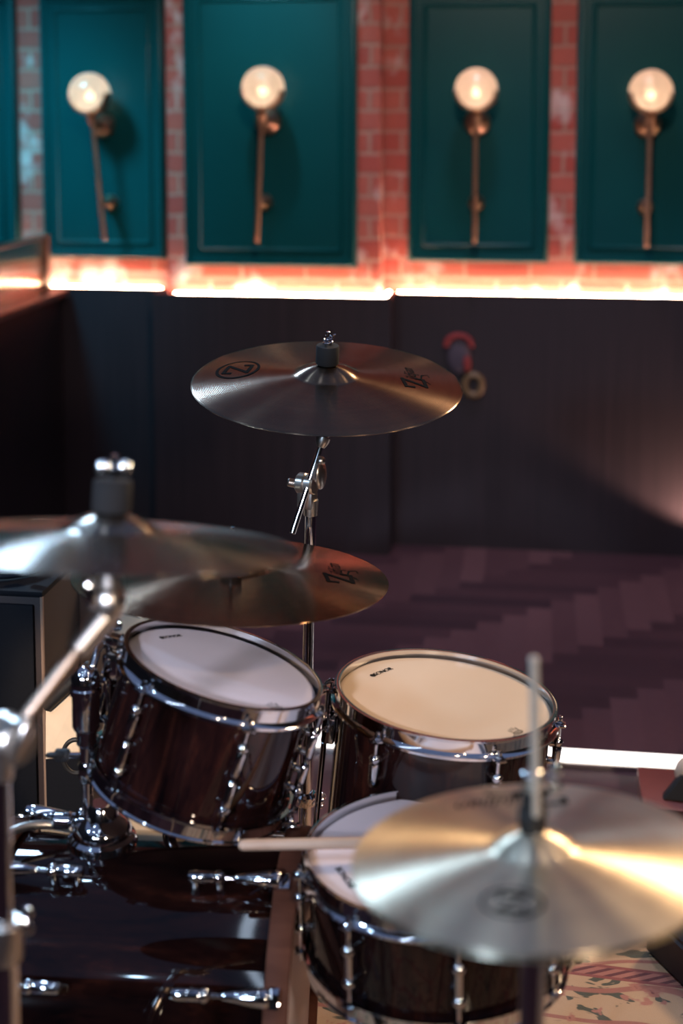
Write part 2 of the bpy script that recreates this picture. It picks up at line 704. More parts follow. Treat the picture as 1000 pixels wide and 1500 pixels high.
bm = BM()
box(bm, ((X0 + X1) / 2, (Y0 + 5.3) / 2, H + 0.05), (X1 - X0, 5.3 - Y0, 0.1))
struct('ceiling', bm, 'ceiling', 'dark ceiling above the room', 'ceiling')
bm = BM()
box(bm, (X0 - 0.05, 1.35, H / 2), (0.1, 8.0, H))
struct('wall_left', bm, 'dark_paint', 'dark side wall beyond the left partition', 'wall')
bm = BM()
box(bm, (X1 + 0.05, 1.35, H / 2), (0.1, 8.0, H))
struct('wall_right', bm, 'dark_paint', 'dark side wall on the right', 'wall')
bm = BM()
box(bm, ((X0 + X1) / 2, Y0 - 0.05, H / 2), (X1 - X0, 0.1, H))
struct('wall_front', bm, 'dark_paint', 'dark wall behind the viewer', 'wall')

# brick back wall, with the projecting pier, as one stepped surface
bm = BM()
xl, xr = XL + 0.045, XR - 0.045
pts = [(X0, BR), (xl, BR), (xl, BRP), (xr, BRP), (xr, BR), (X1, BR), (X1, 5.3), (X0, 5.3)]
lo = [bm.verts.new((x, y, 0)) for x, y in pts]
hi = [bm.verts.new((x, y, H)) for x, y in pts]
for i in range(8):
    j = (i + 1) % 8
    bm.faces.new((lo[i], lo[j], hi[j], hi[i]))
struct('wall_back', bm, 'brick', 'old red brick back wall with a projecting pier', 'wall')

# wainscot with its ledge, stepped round the pier
bm = BM()
prof = [(0, 0.0), (0, LZ - 0.002), (0.006, LZ), (0.016, LZ), (0.016, LZ - 0.03), (0.04, LZ - 0.03)]
segs = [[(X0, YW), (XL, YW)], [(XL, YP), (XR, YP)], [(XR, YW), (X1, YW)]]
path = [(X0, YW), (XL, YW), (XL, YP), (XR, YP), (XR, YW), (X1, YW)]
offs = [(0, 1), (1, 1), (1, 1), (-1, 1), (-1, 1), (0, 1)]
cols = []
for (x, y), (ox, oy) in zip(path, offs):
    cols.append([bm.verts.new((x + ox * d, y + oy * d, z)) for d, z in prof])
for a, b in zip(cols[:-1], cols[1:]):
    for k in range(len(prof) - 1):
        bm.faces.new((a[k], b[k], b[k + 1], a[k + 1]))
struct('trim_1', bm, 'wainscot', 'dark ribbed wainscot below the brick wall', 'wainscot')


# light strips hidden behind the wainscot ledge
def led(name, a, b, label):
    bm = BM()
    a, b = Vector(a), Vector(b)
    box(bm, (a + b) / 2, ((b - a).length, 0.012, 0.010), frame((0, 0, 1), b - a))
    o = obj(name, bm, 'led_warm', smooth=False)
    tag(o, label, 'light strip', 'warm light strips behind the ledge')


zl = LZ - 0.006
led('light_strip', (X0 + 0.05, YW + 0.03, zl), (XL - 0.01, YW + 0.03, zl), 'warm light strip glowing behind the ledge left of the brick pier')
led('light_strip', (XL + 0.075, YP + 0.034, zl), (XR - 0.028, YP + 0.034, zl), 'warm light strip glowing along the ledge of the projecting brick pier')
led('light_strip', (XR + 0.01, YW + 0.03, zl), (X1 - 0.05, YW + 0.03, zl), 'warm light strip glowing behind the ledge right of the brick pier')


led('light_strip', (XR - 0.022, YP + 0.05, zl), (XR - 0.022, YW + 0.03, zl), 'short warm light strip on the right return of the brick pier')

# teal wall panels with mouldings
def loft_rect(bm, x0, x1, z0, z1, prof, cap=True):
    rings = []
    for d, y in prof:
        rings.append([bm.verts.new(p) for p in ((x0 + d, y, z0 + d), (x1 - d, y, z0 + d), (x1 - d, y, z1 - d), (x0 + d, y, z1 - d))])
    for a, b in zip(rings[:-1], rings[1:]):
        for i in range(4):
            j = (i + 1) % 4
            bm.faces.new((a[i], a[j], b[j], b[i]))
    if cap:
        bm.faces.new(rings[-1])
    return rings


def wall_panel(x0, x1, z0, z1, yb, label):
    t = thing('wall_panel', label, 'wall panel', ((x0 + x1) / 2, yb, z0), group='teal panels on the brick wall')
    rel = t.location
    bm = BM()
    loft_rect(bm, x0, x1, z0, z1, [(0, yb), (0, yb - 0.018), (0.004, yb - 0.022)])
    obj('board', bm, 'teal', t, rel, smooth=False)
    y = yb - 0.022
    bm = BM()
    w = [(0.004, y), (0.004, y - 0.010), (0.008, y - 0.014), (0.018, y - 0.014), (0.022, y - 0.006), (0.034, y - 0.006), (0.036, y)]
    loft_rect(bm, x0, x1, z0, z1, w, cap=False)
    obj('moulding', bm, 'teal', t, rel, ang=60)
    bm = BM()
    loft_rect(bm, x0 + 0.05, x1 - 0.05, z0 + 0.05, z1 - 0.05, [(0, y), (0.002, y - 0.006), (0.007, y - 0.009), (0.012, y - 0.006), (0.016, y)], cap=False)
    obj('moulding', bm, 'teal', t, rel, ang=60)
    return t


ZT = 1.985


def px(x, y, Y):
    return on_y(x, y, Y).x


yb = BR - 0.001
wall_panel(px(25, 200, 5.03) - 0.62, px(25, 200, 5.03), 1.025, ZT, yb, 'teal wall panel at the far left, cut by the picture edge')
wall_panel(px(61, 200, 5.03), px(241, 200, 5.03), 1.025, ZT, yb, 'narrow teal wall panel behind the leftmost globe lamp')
wall_panel(px(268, 200, 4.89), px(522, 200, 4.89), 1.018, ZT + 0.02, BRP - 0.001, 'wide teal wall panel on the projecting brick pier')
wall_panel(px(598, 200, 5.03), px(805, 200, 5.03), 1.030, ZT, yb, 'teal wall panel between the brick pier and the narrow brick strip')
wall_panel(px(843, 200, 5.03), px(843, 200, 5.03) + 0.56, 1.030, ZT, yb, 'teal wall panel at the right edge of the picture')


# globe wall lamps
def wall_lamp(gx, gy, yface, tilt, label):
    g = on_y(gx, gy, yface - 0.12)
    t = thing('wall_lamp', label, 'wall lamp', (g.x, yface, g.z), Matrix.Rotation(R_(tilt), 3, 'Y'), 'brass globe wall lamps')
    gr = 0.0735
    fy = -0.12
    bm = BM()
    ball(bm, (0, fy, 0), gr, seg=40, rings=24)
    obj('globe', bm, 'globe', t)
    bm = BM()
    ball(bm, (0, fy, -0.012), 0.017)
    b = obj('bulb', bm, 'bulb', t)
    # cradle: a brass band round the lower half of the globe, open to the front
    bm = BM()
    n = 28
    sec = [(gr + 0.0010, v) for v in (-0.040, -0.026, -0.010, 0.010, 0.030)] + [(gr + 0.0045, v) for v in (0.030, 0.010, -0.010, -0.026, -0.040)]
    ns = len(sec)
    rows = []
    for i in range(n + 1):
        a = R_(184) + R_(172) * i / n
        ca, sa = math.cos(a), math.sin(a)
        row = []
        for rs_, yy in sec:
            rr = math.sqrt(rs_ * rs_ - yy * yy)
            row.append(bm.verts.new((ca * rr, fy + yy, sa * rr)))
        rows.append(row)
    for a, b_ in zip(rows[:-1], rows[1:]):
        for k in range(ns):
            bm.faces.new((a[k], a[(k + 1) % ns], b_[(k + 1) % ns], b_[k]))
    bm.faces.new(rows[0])
    bm.faces.new(rows[-1][::-1])
    obj('cradle', bm, 'brass', t)
    bm = BM()
    turned(bm, (0, fy, -gr - 0.004), (0, fy, -gr - 0.05), [(0, 0.012), (0.15, 0.018), (0.5, 0.016), (0.62, 0.012), (1, 0.010)])
    obj('socket_cup', bm, 'brass', t)
    bm = BM()
    rod(bm, (0, fy, -0.10), (0, fy, -0.525), 0.0085, seg=20)
    obj('rod', bm, 'brass', t)
    for name, z, r in (('wall_plate', -0.113, 0.046), ('wall_plate', -0.395, 0.028)):
        bm = BM()
        turned(bm, (0, 0, z), (0, -0.05, z), [(0, r), (0.25, r), (0.45, r * 0.93), (0.75, r * 0.55), (1.0, r * 0.36)], 32)
        turned(bm, (0, -0.045, z), (0, fy + 0.004, z), [(0, r * 0.34), (1, r * 0.30)], 20)
        obj(name, bm, 'brass', t)
    # the bulb's own light
    ld = bpy.data.lights.new('bulb_light', 'POINT')
    ld.energy = 0.85
    ld.color = (1.0, 0.64, 0.46)
    ld.shadow_soft_size = 0.018
    lo_ = bpy.data.objects.new('bulb_light', ld)
    C.objects.link(lo_)
    lo_.parent = t
    lo_.location = (0, fy, -0.012)
    return t


yf, yfp = BR - 0.023, BRP - 0.023
wall_lamp(131, 137, yf, -5.2, 'globe wall lamp on the narrow left teal panel, its brass rod slanting')
wall_lamp(385, 129, yfp, 2.6, 'globe wall lamp on the wide teal panel of the brick pier')
wall_lamp(697, 131, yf, 0.0, 'globe wall lamp with upright rod just right of the brick pier')
wall_lamp(953, 134, yf, 0.3, 'globe wall lamp nearest the right edge of the picture')

# low partition with a polished upper panel at the left
t = thing('low_partition', 'low dark wooden partition with polished upper panel meeting the wall at left', 'partition', (-1.77, 4.0, 0))
rel = t.location
bm = BM()
box(bm, (-1.80, 3.99, 0.445), (0.13, 1.98, 0.89), bev=0.004)
obj('body', bm, 'wainscot', t, rel, smooth=False)
bm = BM()
box(bm, (-1.787, 3.99, 0.904), (0.16, 1.98, 0.028), bev=0.006)
obj('ledge', bm, 'bar_wood', t, rel)
bm = BM()
box(bm, (-1.785, 3.96, 1.012), (0.03, 1.86, 0.186), bev=0.003)
obj('polished_panel', bm, 'bronze_mirror', t, rel)
bm = BM()
box(bm, (-1.785, 4.925, 1.014), (0.045, 0.05, 0.19), bev=0.004)
obj('end_post', bm, 'bar_wood', t, rel)
bm = BM()
box(bm, (-1.785, 3.99, 1.112), (0.045, 1.92, 0.012), bev=0.003)
obj('top_rail', bm, 'bar_wood', t, rel)

# small things pinned to the wainscot
p = on_y(672, 516, YW)
t = thing('cloth_ornament', 'small red and blue cloth ornament hanging on the dark wainscot', 'ornament', (p.x, YW, p.z))
bm = BM()
ball(bm, (0, -0.018, -0.01), 0.05, (0.85, 0.3, 1.35))
obj('body', bm, 'blue_cloth', t)
bm = BM()
arc = [(0.044 * math.cos(a), -0.03, 0.03 + 0.035 * math.sin(a)) for a in [R_(v) for v in range(-10, 191, 20)]]
tube(bm, arc, 0.011)
ball(bm, (0.03, -0.03, -0.035), 0.02, (0.7, 0.5, 1.5))
obj('red_trim', bm, 'red_cloth', t)
p = on_y(693, 563, YW)
bm = BM()
tube(bm, [(p.x + 0.030 * math.cos(a), YW - 0.014, p.z + 0.036 * math.sin(a)) for a in [2 * PI * i / 32 for i in range(32)]], 0.0125, close=True)
tag(obj('wall_ring', bm, 'amber', None), 'small amber ring hanging on the dark wainscot', 'ring')

# bright light strip set on the floor
t = thing('floor_light_strip', 'bright white light strip lying across the parquet floor', 'light strip', (-0.3, 3.33, 0))
bm = BM()
box(bm, (-0.55, 3.33, 0.006), (4.2, 0.075, 0.012), bev=0.002)
obj('channel', bm, 'satin', t, t.location, smooth=False)
bm = BM()
box(bm, (-0.55, 3.33, 0.0145), (4.2, 0.058, 0.007), bev=0.002)
obj('diffuser', bm, 'led_white', t, t.location, smooth=False)

# rug
rugc = Vector((0.33, 1.75, 0))
bm = BM()
box(bm, (0, -0.05, 0.004), (2.15, 1.86, 0.008), bev=0.003)
o = obj('rug', bm, 'rug', None)
o.location = rugc
o.rotation_euler = (0, 0, R_(-4.5))
tag(o, 'cream oriental rug with red floral pattern under the drums', 'rug')
RZ = 0.008


# ------------------------------------------------------------------ cymbals
def cym_frame(n):
    return frame(n, RT)


def make_cymbal(name, label, c, n, R, rb, hb, bow, mat, flip=False, thick=0.0013):
    t_rot = cym_frame(n)
    zr = bow * (1 - (rb / R) ** 1.8)

    def prof(r):
        if r >= rb:
            return bow * (1 - (r / R) ** 1.8)
        q = r / rb
        return zr + hb * (1 - q ** 2.2) ** 0.9
    rs = [0.006 + (rb - 0.006) * (i / 14) for i in range(15)] + [rb + (R - rb) * ((i + 1) / 40) for i in range(40)]
    top = [(r, prof(r)) for r in rs]
    top[14] = (rb * 1.0, prof(rb) + 0.0008)
    bot = [(r, z - thick) for r, z in reversed(top)]
    rim = [(R + 0.0004, prof(R) - thick * 0.5)]
    p = top + rim + bot
    bm = BM()
    sg = -1 if flip else 1
    lathe(bm, [(r, z * sg) for r, z in p], 144, closed=True)
    o = obj(name, bm, mat, None, ang=50)
    o.location = c
    o.rotation_mode = 'QUATERNION'
    o.rotation_quaternion = t_rot.to_quaternion()
    tag(o, label, 'cymbal')
    return o, (lambda x, y: prof(math.hypot(x, y)) + 0.0006), prof


def zild_geo(s):
    """script lettering of width about s, baseline along +u"""
    z = strokes_geo([[(-0.54, 0.02), (-0.52, 0.21)], [(-0.54, 0.18), (-0.12, 0.20)], [(-0.15, 0.21), (-0.50, -0.20)], [(-0.53, -0.19), (-0.14, -0.19)], [(-0.15, -0.22), (-0.10, -0.04)]], 0.065)
    rest = xf_geo(text_geo('ildjian', 0.27, 0.35), 1, 1.15, 0.17, 0.0)
    swoosh = strokes_geo([[(-0.34, -0.30, 0.012), (-0.1, -0.16, 0.03), (0.1, -0.20, 0.035), (0.16, -0.32, 0.02), (0.04, -0.34, 0.012)]], 0.03)
    g = merge_geo(z, rest, swoosh)
    return xf_geo(g, s, s)


def zoval_geo(s):
    el = [(0.5 * math.cos(a), 0.40 * math.sin(a), 0.035 + 0.03 * abs(math.cos(a * 0.5))) for a in [2 * PI * i / 40 for i in range(41)]]
    z = [[(-0.24, 0.06), (-0.23, 0.26)], [(-0.25, 0.23), (0.22, 0.23)], [(0.20, 0.25), (-0.20, -0.25)], [(-0.22, -0.23), (0.25, -0.23)], [(0.23, -0.26), (0.24, -0.06)]]
    return xf_geo(strokes_geo([el] + z, 0.075), s, s)


def polar(r, deg):
    a = R_(deg)
    return (r * math.sin(a), -r * math.cos(a)), (math.cos(a), math.sin(a)), (-math.sin(a), math.cos(a))
    # centre, tangential (counter-clockwise), inward


KS = 1.049
cc, cn = CAMPOS + (Vector((-0.3544, 2.3419, 1.0968)) - CAMPOS) * KS, Vector((0.0491, -0.1577, 0.9863)).normalized()
crash, zf, pf = make_cymbal('crash_cymbal', 'dark bronze cymbal highest of all, tilted forward on the slim centre stand', cc, cn, 0.2286 * KS, 0.057, 0.018, 0.022, 'cym_crash')
ce, tu, inw = polar(0.152, 97)
place_geo('lettering', zild_geo(0.098), 'ink', crash, ce, tu, inw, zf, 'black script lettering')
ce, tu, inw = polar(0.164, 257)
place_geo('emblem', zoval_geo(0.092), 'ink', crash, ce, tu, inw, zf, 'black letter in an oval')

KR2 = 1.091
rc, rn = CAMPOS + (Vector((-0.4375, 1.9615, 0.8836)) - CAMPOS) * KR2, Vector((0.0345, 0.0505, 0.9981)).normalized()
ride, zf, pf_r = make_cymbal('ride_cymbal', 'warm bronze cymbal behind the large blurred one, directly above the tilted tom', rc, rn, 0.2286 * KR2, 0.062, 0.018, 0.018, 'cym_ride')
ce, tu, inw = polar(0.168, 97)
place_geo('lettering', zild_geo(0.105), 'ink', ride, ce, tu, inw, zf, 'black script lettering')

lc, ln = at(160, 795, 1.50), (ZZ + RT * math.tan(R_(3.3)) + FH * math.tan(R_(9.1))).normalized()
leftc, zf, pf_l = make_cymbal('crash_cymbal', 'greyish cymbal at left, blurred in front with a shiny wing nut on top', lc, ln, 0.202, 0.052, 0.017, 0.016, 'cym_left')

hc, hn = Vector((0.002, 1.318, 0.8364)), Vector((-0.0617, 0.0538, 0.9966)).normalized()
hat, zf, pf_h = make_cymbal('hi_hat_cymbal', 'bright upper hi-hat cymbal large and blurred in the lower right foreground', hc, hn, 0.176, 0.040, 0.016, 0.013, 'cym_hat')
ce, tu, inw = polar(0.105, -18)
place_geo('emblem', zoval_geo(0.055), 'ink', hat, ce, tu, inw, zf, 'dark letter in an oval')
ce, tu, inw = polar(0.118, 186)
place_geo('lettering', zild_geo(0.11), 'ink', hat, ce, tu, inw, zf, 'dark script lettering')
hat2, _, _ = make_cymbal('hi_hat_cymbal', 'lower hi-hat cymbal upturned just beneath the bright upper one', hc - hn * 0.006, hn, 0.176, 0.040, 0.016, 0.013, 'cym_hat', flip=True)


# ------------------------------------------------------------------ stand helpers
def tripod(t, rel, base, az, hub=0.30, spread=0.26, z0=0.0, r=0.007):
    """three legs with braces and rubber feet round a vertical pole at base (x, y)"""
    for k in range(3):
        a = az + k * 2 * PI / 3
        d = Vector((math.cos(a), math.sin(a), 0))
        top = Vector((base[0], base[1], hub)) + d * 0.02
        foot = Vector((base[0], base[1], z0 + 0.012)) + d * spread
        bm = BM()
        for s in (-1, 1):
            off = Vector((-d.y, d.x, 0)) * 0.007 * s
            rod(bm, top + off, foot + off, r * 0.7, seg=8)
        mid = (top + foot) / 2
        rod(bm, Vector((base[0], base[1], hub * 0.42)) + d * 0.014, mid, 0.004, seg=8)
        l = obj('leg', bm, 'chrome', t, rel)
        bm = BM()
        rod(bm, foot + d * 0.012 + Vector((0, 0, 0.002)), foot - d * 0.025 + Vector((0, 0, 0.012)), 0.012, seg=12)
        obj('rubber_foot', bm, 'black_rubber', l, rel)


def wing_nut(name, t, rel, c, axis, wdir, s=1.0, mat='chrome'):
    bm = BM()
    axis, w = Vector(axis).normalized(), Vector(wdir).normalized()
    c = Vector(c)
    rod(bm, c - axis * 0.008 * s, c + axis * 0.010 * s, 0.008 * s, seg=14)
    fr = Matrix((w, axis.cross(w).normalized(), axis)).transposed()
    for k in (-1, 1):
        ball(bm, c + w * 0.016 * s * k + axis * 0.008 * s, 0.013 * s, (1.0, 0.32, 0.85), fr)
    return obj(name, bm, mat, t, rel)


def topper(t, rel, c, n, pf, felt_r, felt_h, nut='wing', s=1.0):
    """felt and nut on top of a cymbal"""
    z0 = pf(0.006)
    c = Vector(c)
    b = c + n * (z0 + 0.0008)
    bm = BM()
    turned(bm, b, b + n * felt_h, [(0, felt_r * 0.93), (0.06, felt_r), (0.94, felt_r), (1, felt_r * 0.93)], 28)
    obj('felt', bm, 'felt', t, rel)
    bm = BM()
    rod(bm, c + n * (z0 - 0.05), b + n * (felt_h + 0.026 * s), 0.0035, seg=10)
    obj('threaded_rod', bm, 'chrome', t, rel)
    return b + n * felt_h


# ------------------------------------------------------------------ centre crash stand
ptop = at(455, 748, 2.405 * KS)
pbot = at(447, 1200, 2.47 * KS)
ax = (ptop - pbot).normalized()
base = Vector((pbot.x, pbot.y, 0))
foot_pt = pbot + ax * ((0.03 - pbot.z) / ax.z)
t = thing('cymbal_stand', 'slim chrome cymbal stand in the middle carrying the highest cymbal', 'cymbal stand', (foot_pt.x, foot_pt.y, 0))
rel = t.location
mid = at(450.5, 996, 2.44 * KS)
mid = ptop + ax * ((mid.z - ptop.z) / ax.z)
bm = BM()
rod(bm, mid - ax * 0.02, ptop, 0.0100, seg=24)
obj('upper_tube', bm, 'chrome', t, rel)
bm = BM()
rod(bm, foot_pt, mid, 0.0128, seg=24)
obj('lower_tube', bm, 'chrome', t, rel)
bm = BM()
turned(bm, mid - ax * 0.030, mid + ax * 0.008, [(0, 0.0165), (0.1, 0.018), (0.8, 0.018), (0.85, 0.014), (1, 0.013)])
obj('collar', bm, 'black_rubber', t, rel)
wing_nut('wing_bolt', t, rel, mid - ax * 0.014 + RT * 0.026, RT, ZZ * 0.6 + RT * 0.4 - FH * 0.1, 0.8)
lk = at(455, 1172, 2.455 * KS)
lk = ptop + ax * ((lk.z - ptop.z) / ax.z)
bm = BM()
turned(bm, lk - ax * 0.012, lk + ax * 0.010, [(0, 0.019), (0.2, 0.021), (0.8, 0.021), (1, 0.017)])
tube(bm, [lk + RT * (0.018 + 0.016 * math.sin(a)) - FH * (0.020 * math.cos(a)) for a in [PI * i / 14 for i in range(15)]], 0.0035)
tube(bm, [lk - ZZ * 0.012 + RT * (0.018 + 0.014 * math.sin(a)) - FH * (0.018 * math.cos(a)) for a in [PI * i / 14 for i in range(15)]], 0.003)
obj('memory_clamp', bm, 'chrome', t, rel)
# ratchet tilter
rt_c = at(449, 712, 2.400 * KS)
bm = BM()
rot = frame(RT * 0.9 - FH * 0.43, ZZ)
mm = Matrix.Translation(rt_c + ZZ * 0.004) @ rot.to_4x4()
lathe(bm, [(0, -0.017), (0.016, -0.017), (0.019, -0.014), (0.019, -0.002), (0.017, 0), (0.019, 0.002), (0.019, 0.014), (0.016, 0.017), (0, 0.017)], 28, mm)
fr = Matrix((RT * 0.9 - FH * 0.43, FH * 0.9 + RT * 0.43, ZZ)).transposed()
box(bm, rt_c - ZZ * 0.022 + RT * 0.001, (0.030, 0.026, 0.036), fr, 0.005)
turned(bm, ptop - ax * 0.008, ptop + ax * 0.02, [(0, 0.0125), (1, 0.0135)])
obj('tilter', bm, 'satin', t, rel)
bm = BM()
kn = at(421, 706, 2.40 * KS)
kd = (rt_c - kn).normalized()
rod(bm, kn, kn + kd * 0.017, 0.0075, seg=14)
rod(bm, kn, rt_c, 0.004, seg=10)
obj('adjusting_knob', bm, 'satin', t, rel)
bm = BM()
wc = at(470, 693, 2.385 * KS)
ball(bm, wc - ZZ * 0.004, 0.022, (0.32, 0.85, 1.15), fr)
ball(bm, wc + ZZ * 0.022, 0.008)
rod(bm, wc, rt_c, 0.005, seg=10)
obj('wing_bolt', bm, 'satin', t, rel)
# boom arm through the tilter
a0, a1 = at(428, 782, 2.375 * KS), at(474, 641, 2.395 * KS)
bm = BM()
rod(bm, a0, a1, 0.0056, seg=18)
obj('boom_arm', bm, 'chrome', t, rel)
ctop = cc + cn * (pf(0.02) - 0.004)
bm = BM()
sl = a1 + (a0 - a1).normalized() * 0.018
turned(bm, sl, a1 + ZZ * 0.0, [(0, 0.007), (0.3, 0.010), (0.6, 0.012), (1, 0.0125)])
rod(bm, a1, ctop - cn * 0.012, 0.0115, 0.012, seg=20)
rod(bm, ctop - cn * 0.013, ctop - cn * 0.0005, 0.016, 0.017, seg=24)
obj('cymbal_seat', bm, 'satin', t, rel)
e = topper(t, rel, cc, cn, pf, 0.0205, 0.034)
bm = BM()
cx_, cy_ = RT, (cn.cross(RT)).normalized()
tube(bm, [e + cn * (0.001 + 0.0022 * i / 3) + RT * 0.008 * math.cos(i * 0.7) + cy_ * 0.008 * math.sin(i * 0.7) for i in range(22)], 0.0016, 8)
tube(bm, [e + cn * 0.012 + RT * 0.008, e + cn * 0.019 + RT * 0.010, e + cn * 0.020 + RT * 0.014], 0.0016, 8)
obj('spring_nut', bm, 'chrome', t, rel)
tripod(t, rel, (foot_pt.x, foot_pt.y), 0.4, hub=0.20, spread=0.17, z0=RZ)

# ------------------------------------------------------------------ ride stand (mostly hidden)
pb = hp(-0.30, 2.44, 0)
t = thing('cymbal_stand', 'chrome stand hidden behind the tilted tom, holding the warm bronze cymbal', 'cymbal stand', pb)
rel = t.location
bm = BM()
rod(bm, pb + ZZ * 0.02, pb + ZZ * 0.735, 0.012, seg=20)
obj('pole', bm, 'chrome', t, rel)
joint = pb + ZZ * 0.745
seat = rc + rn * (pf_r(0.02) - 0.002)
low = seat - rn * 0.035
bm = BM()
rod(bm, joint, low, 0.0065, seg=16)
obj('boom_arm', bm, 'chrome', t, rel)
bm = BM()
ball(bm, joint, 0.020, (1, 1, 1.1))
obj('tilter', bm, 'satin', t, rel)
bm = BM()
rod(bm, low - rn * 0.006, seat - rn * 0.014, 0.010, seg=18)
turned(bm, seat - rn * 0.014, seat - rn * 0.001, [(0, 0.013), (1, 0.018)])
obj('cymbal_seat', bm, 'black_rubber', t, rel)
topper(t, rel, rc, rn, pf_r, 0.018, 0.02)
tripod(t, rel, (pb.x, pb.y), 1.9, hub=0.2, spread=0.14, z0=RZ)

# ------------------------------------------------------------------ left boom stand
D0 = 1.45
ph, plow = at(8, 1110, D0), at(9, 1400, 1.49)
ph = Vector((plow.x, plow.y, ph.z))
t = thing('cymbal_stand', 'chrome boom stand at the left edge carrying the greyish foreground cymbal', 'cymbal stand', (ph.x, ph.y, 0))
rel = t.location
zc = at(9, 1374, 1.49).z
bm = BM()
rod(bm, (ph.x, ph.y, zc), (ph.x, ph.y, ph.z), 0.0095, seg=24)
obj('upper_tube', bm, 'chrome', t, rel)
bm = BM()
rod(bm, (ph.x, ph.y, 0.03), (ph.x, ph.y, zc), 0.0135, seg=24)
obj('lower_tube', bm, 'chrome', t, rel)
bm = BM()
turned(bm, (ph.x, ph.y, zc - 0.022), (ph.x, ph.y, zc + 0.022), [(0, 0.017), (0.08, 0.0185), (0.9, 0.0185), (1, 0.015)])
obj('collar', bm, 'satin', t, rel)
wing_nut('wing_bolt', t, rel, at(34, 1348, 1.475), RT, ZZ, 0.55)
jc = at(15, 1082, D0)
bm = BM()
mm = Matrix.Translation(jc) @ frame(RT * 0.7 - FH * 0.7, ZZ).to_4x4()
lathe(bm, [(0, -0.02), (0.021, -0.02), (0.024, -0.016), (0.024, -0.002), (0.021, 0), (0.024, 0.002), (0.024, 0.016), (0.021, 0.02), (0, 0.02)], 28, mm)
turned(bm, (ph.x, ph.y, ph.z - 0.03), (ph.x, ph.y, jc.z), [(0, 0.012), (0.5, 0.015), (1, 0.016)])
ball(bm, at(33, 1082, 1.43), 0.020, (0.45, 0.7, 1.35), Matrix.Rotation(0.35, 3, 'Y'))
obj('tilter', bm, 'satin', t, rel)
b1 = at(160, 892, 1.50)
bd = (b1 - jc).normalized()
bm = BM()
rod(bm, jc, jc + bd * 0.10, 0.0085, seg=20)
rod(bm, jc + bd * 0.06, b1, 0.0075, seg=20)
obj('boom_arm', bm, 'dull_metal', t, rel)
sl = lc + ln * (pf_l(0.02) - 0.003)
bm = BM()
rod(bm, b1 + bd * 0.012 - ZZ * 0.004, b1 - bd * 0.055, 0.0135, 0.012, seg=20)
ball(bm, b1 + ZZ * 0.008, 0.018, (1, 1, 1.2))
rod(bm, b1, sl - ln * 0.006, 0.0135, 0.0125, seg=20)
obj('upper_tilter', bm, 'satin', t, rel)
bm = BM()
wv = at(132, 868, 1.48)
ball(bm, wv, 0.014, (0.5, 0.5, 1.25), Matrix.Rotation(-0.2, 3, 'Y'))
rod(bm, wv - ZZ * 0.01, b1, 0.005, seg=10)
obj('wing_bolt', bm, 'chrome', t, rel)
bm = BM()
rod(bm, sl - ln * 0.010, sl - ln * 0.0005, 0.017, seg=24)
obj('cymbal_seat', bm, 'black_rubber', t, rel)
e = topper(t, rel, lc, ln, pf_l, 0.0205, 0.034)
wing_nut('wing_nut', t, rel, e + ln * 0.007, ln, RT, 0.72)
tripod(t, rel, (ph.x, ph.y), 2.6, hub=0.30, spread=0.22, z0=RZ)

# ------------------------------------------------------------------ hi-hat stand
bx = hc - hn * 0.4
base = Vector((hc.x - 0.008, hc.y + 0.0, 0))
t = thing('hi_hat_stand', 'chrome hi-hat stand with a thin upright rod above the cymbals', 'hi-hat stand', (base.x, base.y, 0))
rel = t.location
rtop = at(782, 962, 1.335)
clb = hc + hn * (pf_h(0.006))
bm = BM()
rod(bm, hc - hn * 0.06, rtop, 0.0046, seg=14)
obj('pull_rod', bm, 'pale_metal', t, rel)
axr = (rtop - clb).normalized()
bm = BM()
turned(bm, clb - axr * 0.0, clb + axr * 0.045, [(0, 0.0125), (0.1, 0.014), (0.45, 0.014), (0.5, 0.0115), (1, 0.0105)], 24)
obj('clutch', bm, 'black_rubber', t, rel)
bm = BM()
turned(bm, clb + axr * 0.045, clb + axr * 0.062, [(0, 0.010), (0.2, 0.0105), (0.9, 0.0095), (1, 0.007)], 24)
obj('clutch_collar', bm, 'chrome', t, rel)
wing_nut('wing_bolt', t, rel, clb + axr * 0.052 + RT * 0.018 + FH * 0.004, RT, ZZ, 0.55)
tp = hc - hn * 0.032
bm = BM()
turned(bm, tp, hc - hn * 0.020, [(0, 0.016), (0.6, 0.024), (1, 0.026)])
obj('cymbal_seat', bm, 'black_rubber', t, rel)
axd = (tp - Vector((base.x, base.y, 0.03))).normalized()
bm = BM()
rod(bm, Vector((base.x, base.y, 0.03)), tp, 0.0125, seg=24)
obj('pole', bm, 'chrome', t, rel)
tripod(t, rel, (base.x, base.y), 0.9, hub=0.28, spread=0.2, z0=RZ)
bm = BM()
box(bm, (base.x + 0.17, base.y - 0.08, 0.03), (0.26, 0.085, 0.012), Matrix.Rotation(-0.45, 3, 'Z') @ Matrix.Rotation(-0.09, 3, 'Y'), 0.004)
obj('foot_pedal', bm, 'satin', t, rel)


# ------------------------------------------------------------------ drums
def hoop_prof(R, zt, s):
    """pressed steel counter hoop; s=+1 upright, -1 turned over"""
    p = [(R + 0.0016, 0.010), (R + 0.0016, -0.009), (R + 0.0060, -0.0125), (R + 0.0062, -0.0155), (R + 0.0125, -0.0155), (R + 0.0125, -0.0125),
         (R + 0.0078, -0.0105), (R + 0.0050, -0.007), (R + 0.0046, 0.0080), (R + 0.0075, 0.0105), (R + 0.0075, 0.0125), (R + 0.0030, 0.0130), (R + 0.0002, 0.0125), (R + 0.0000, 0.0110)]
    return [(r, zt + z * s) for r, z in p]


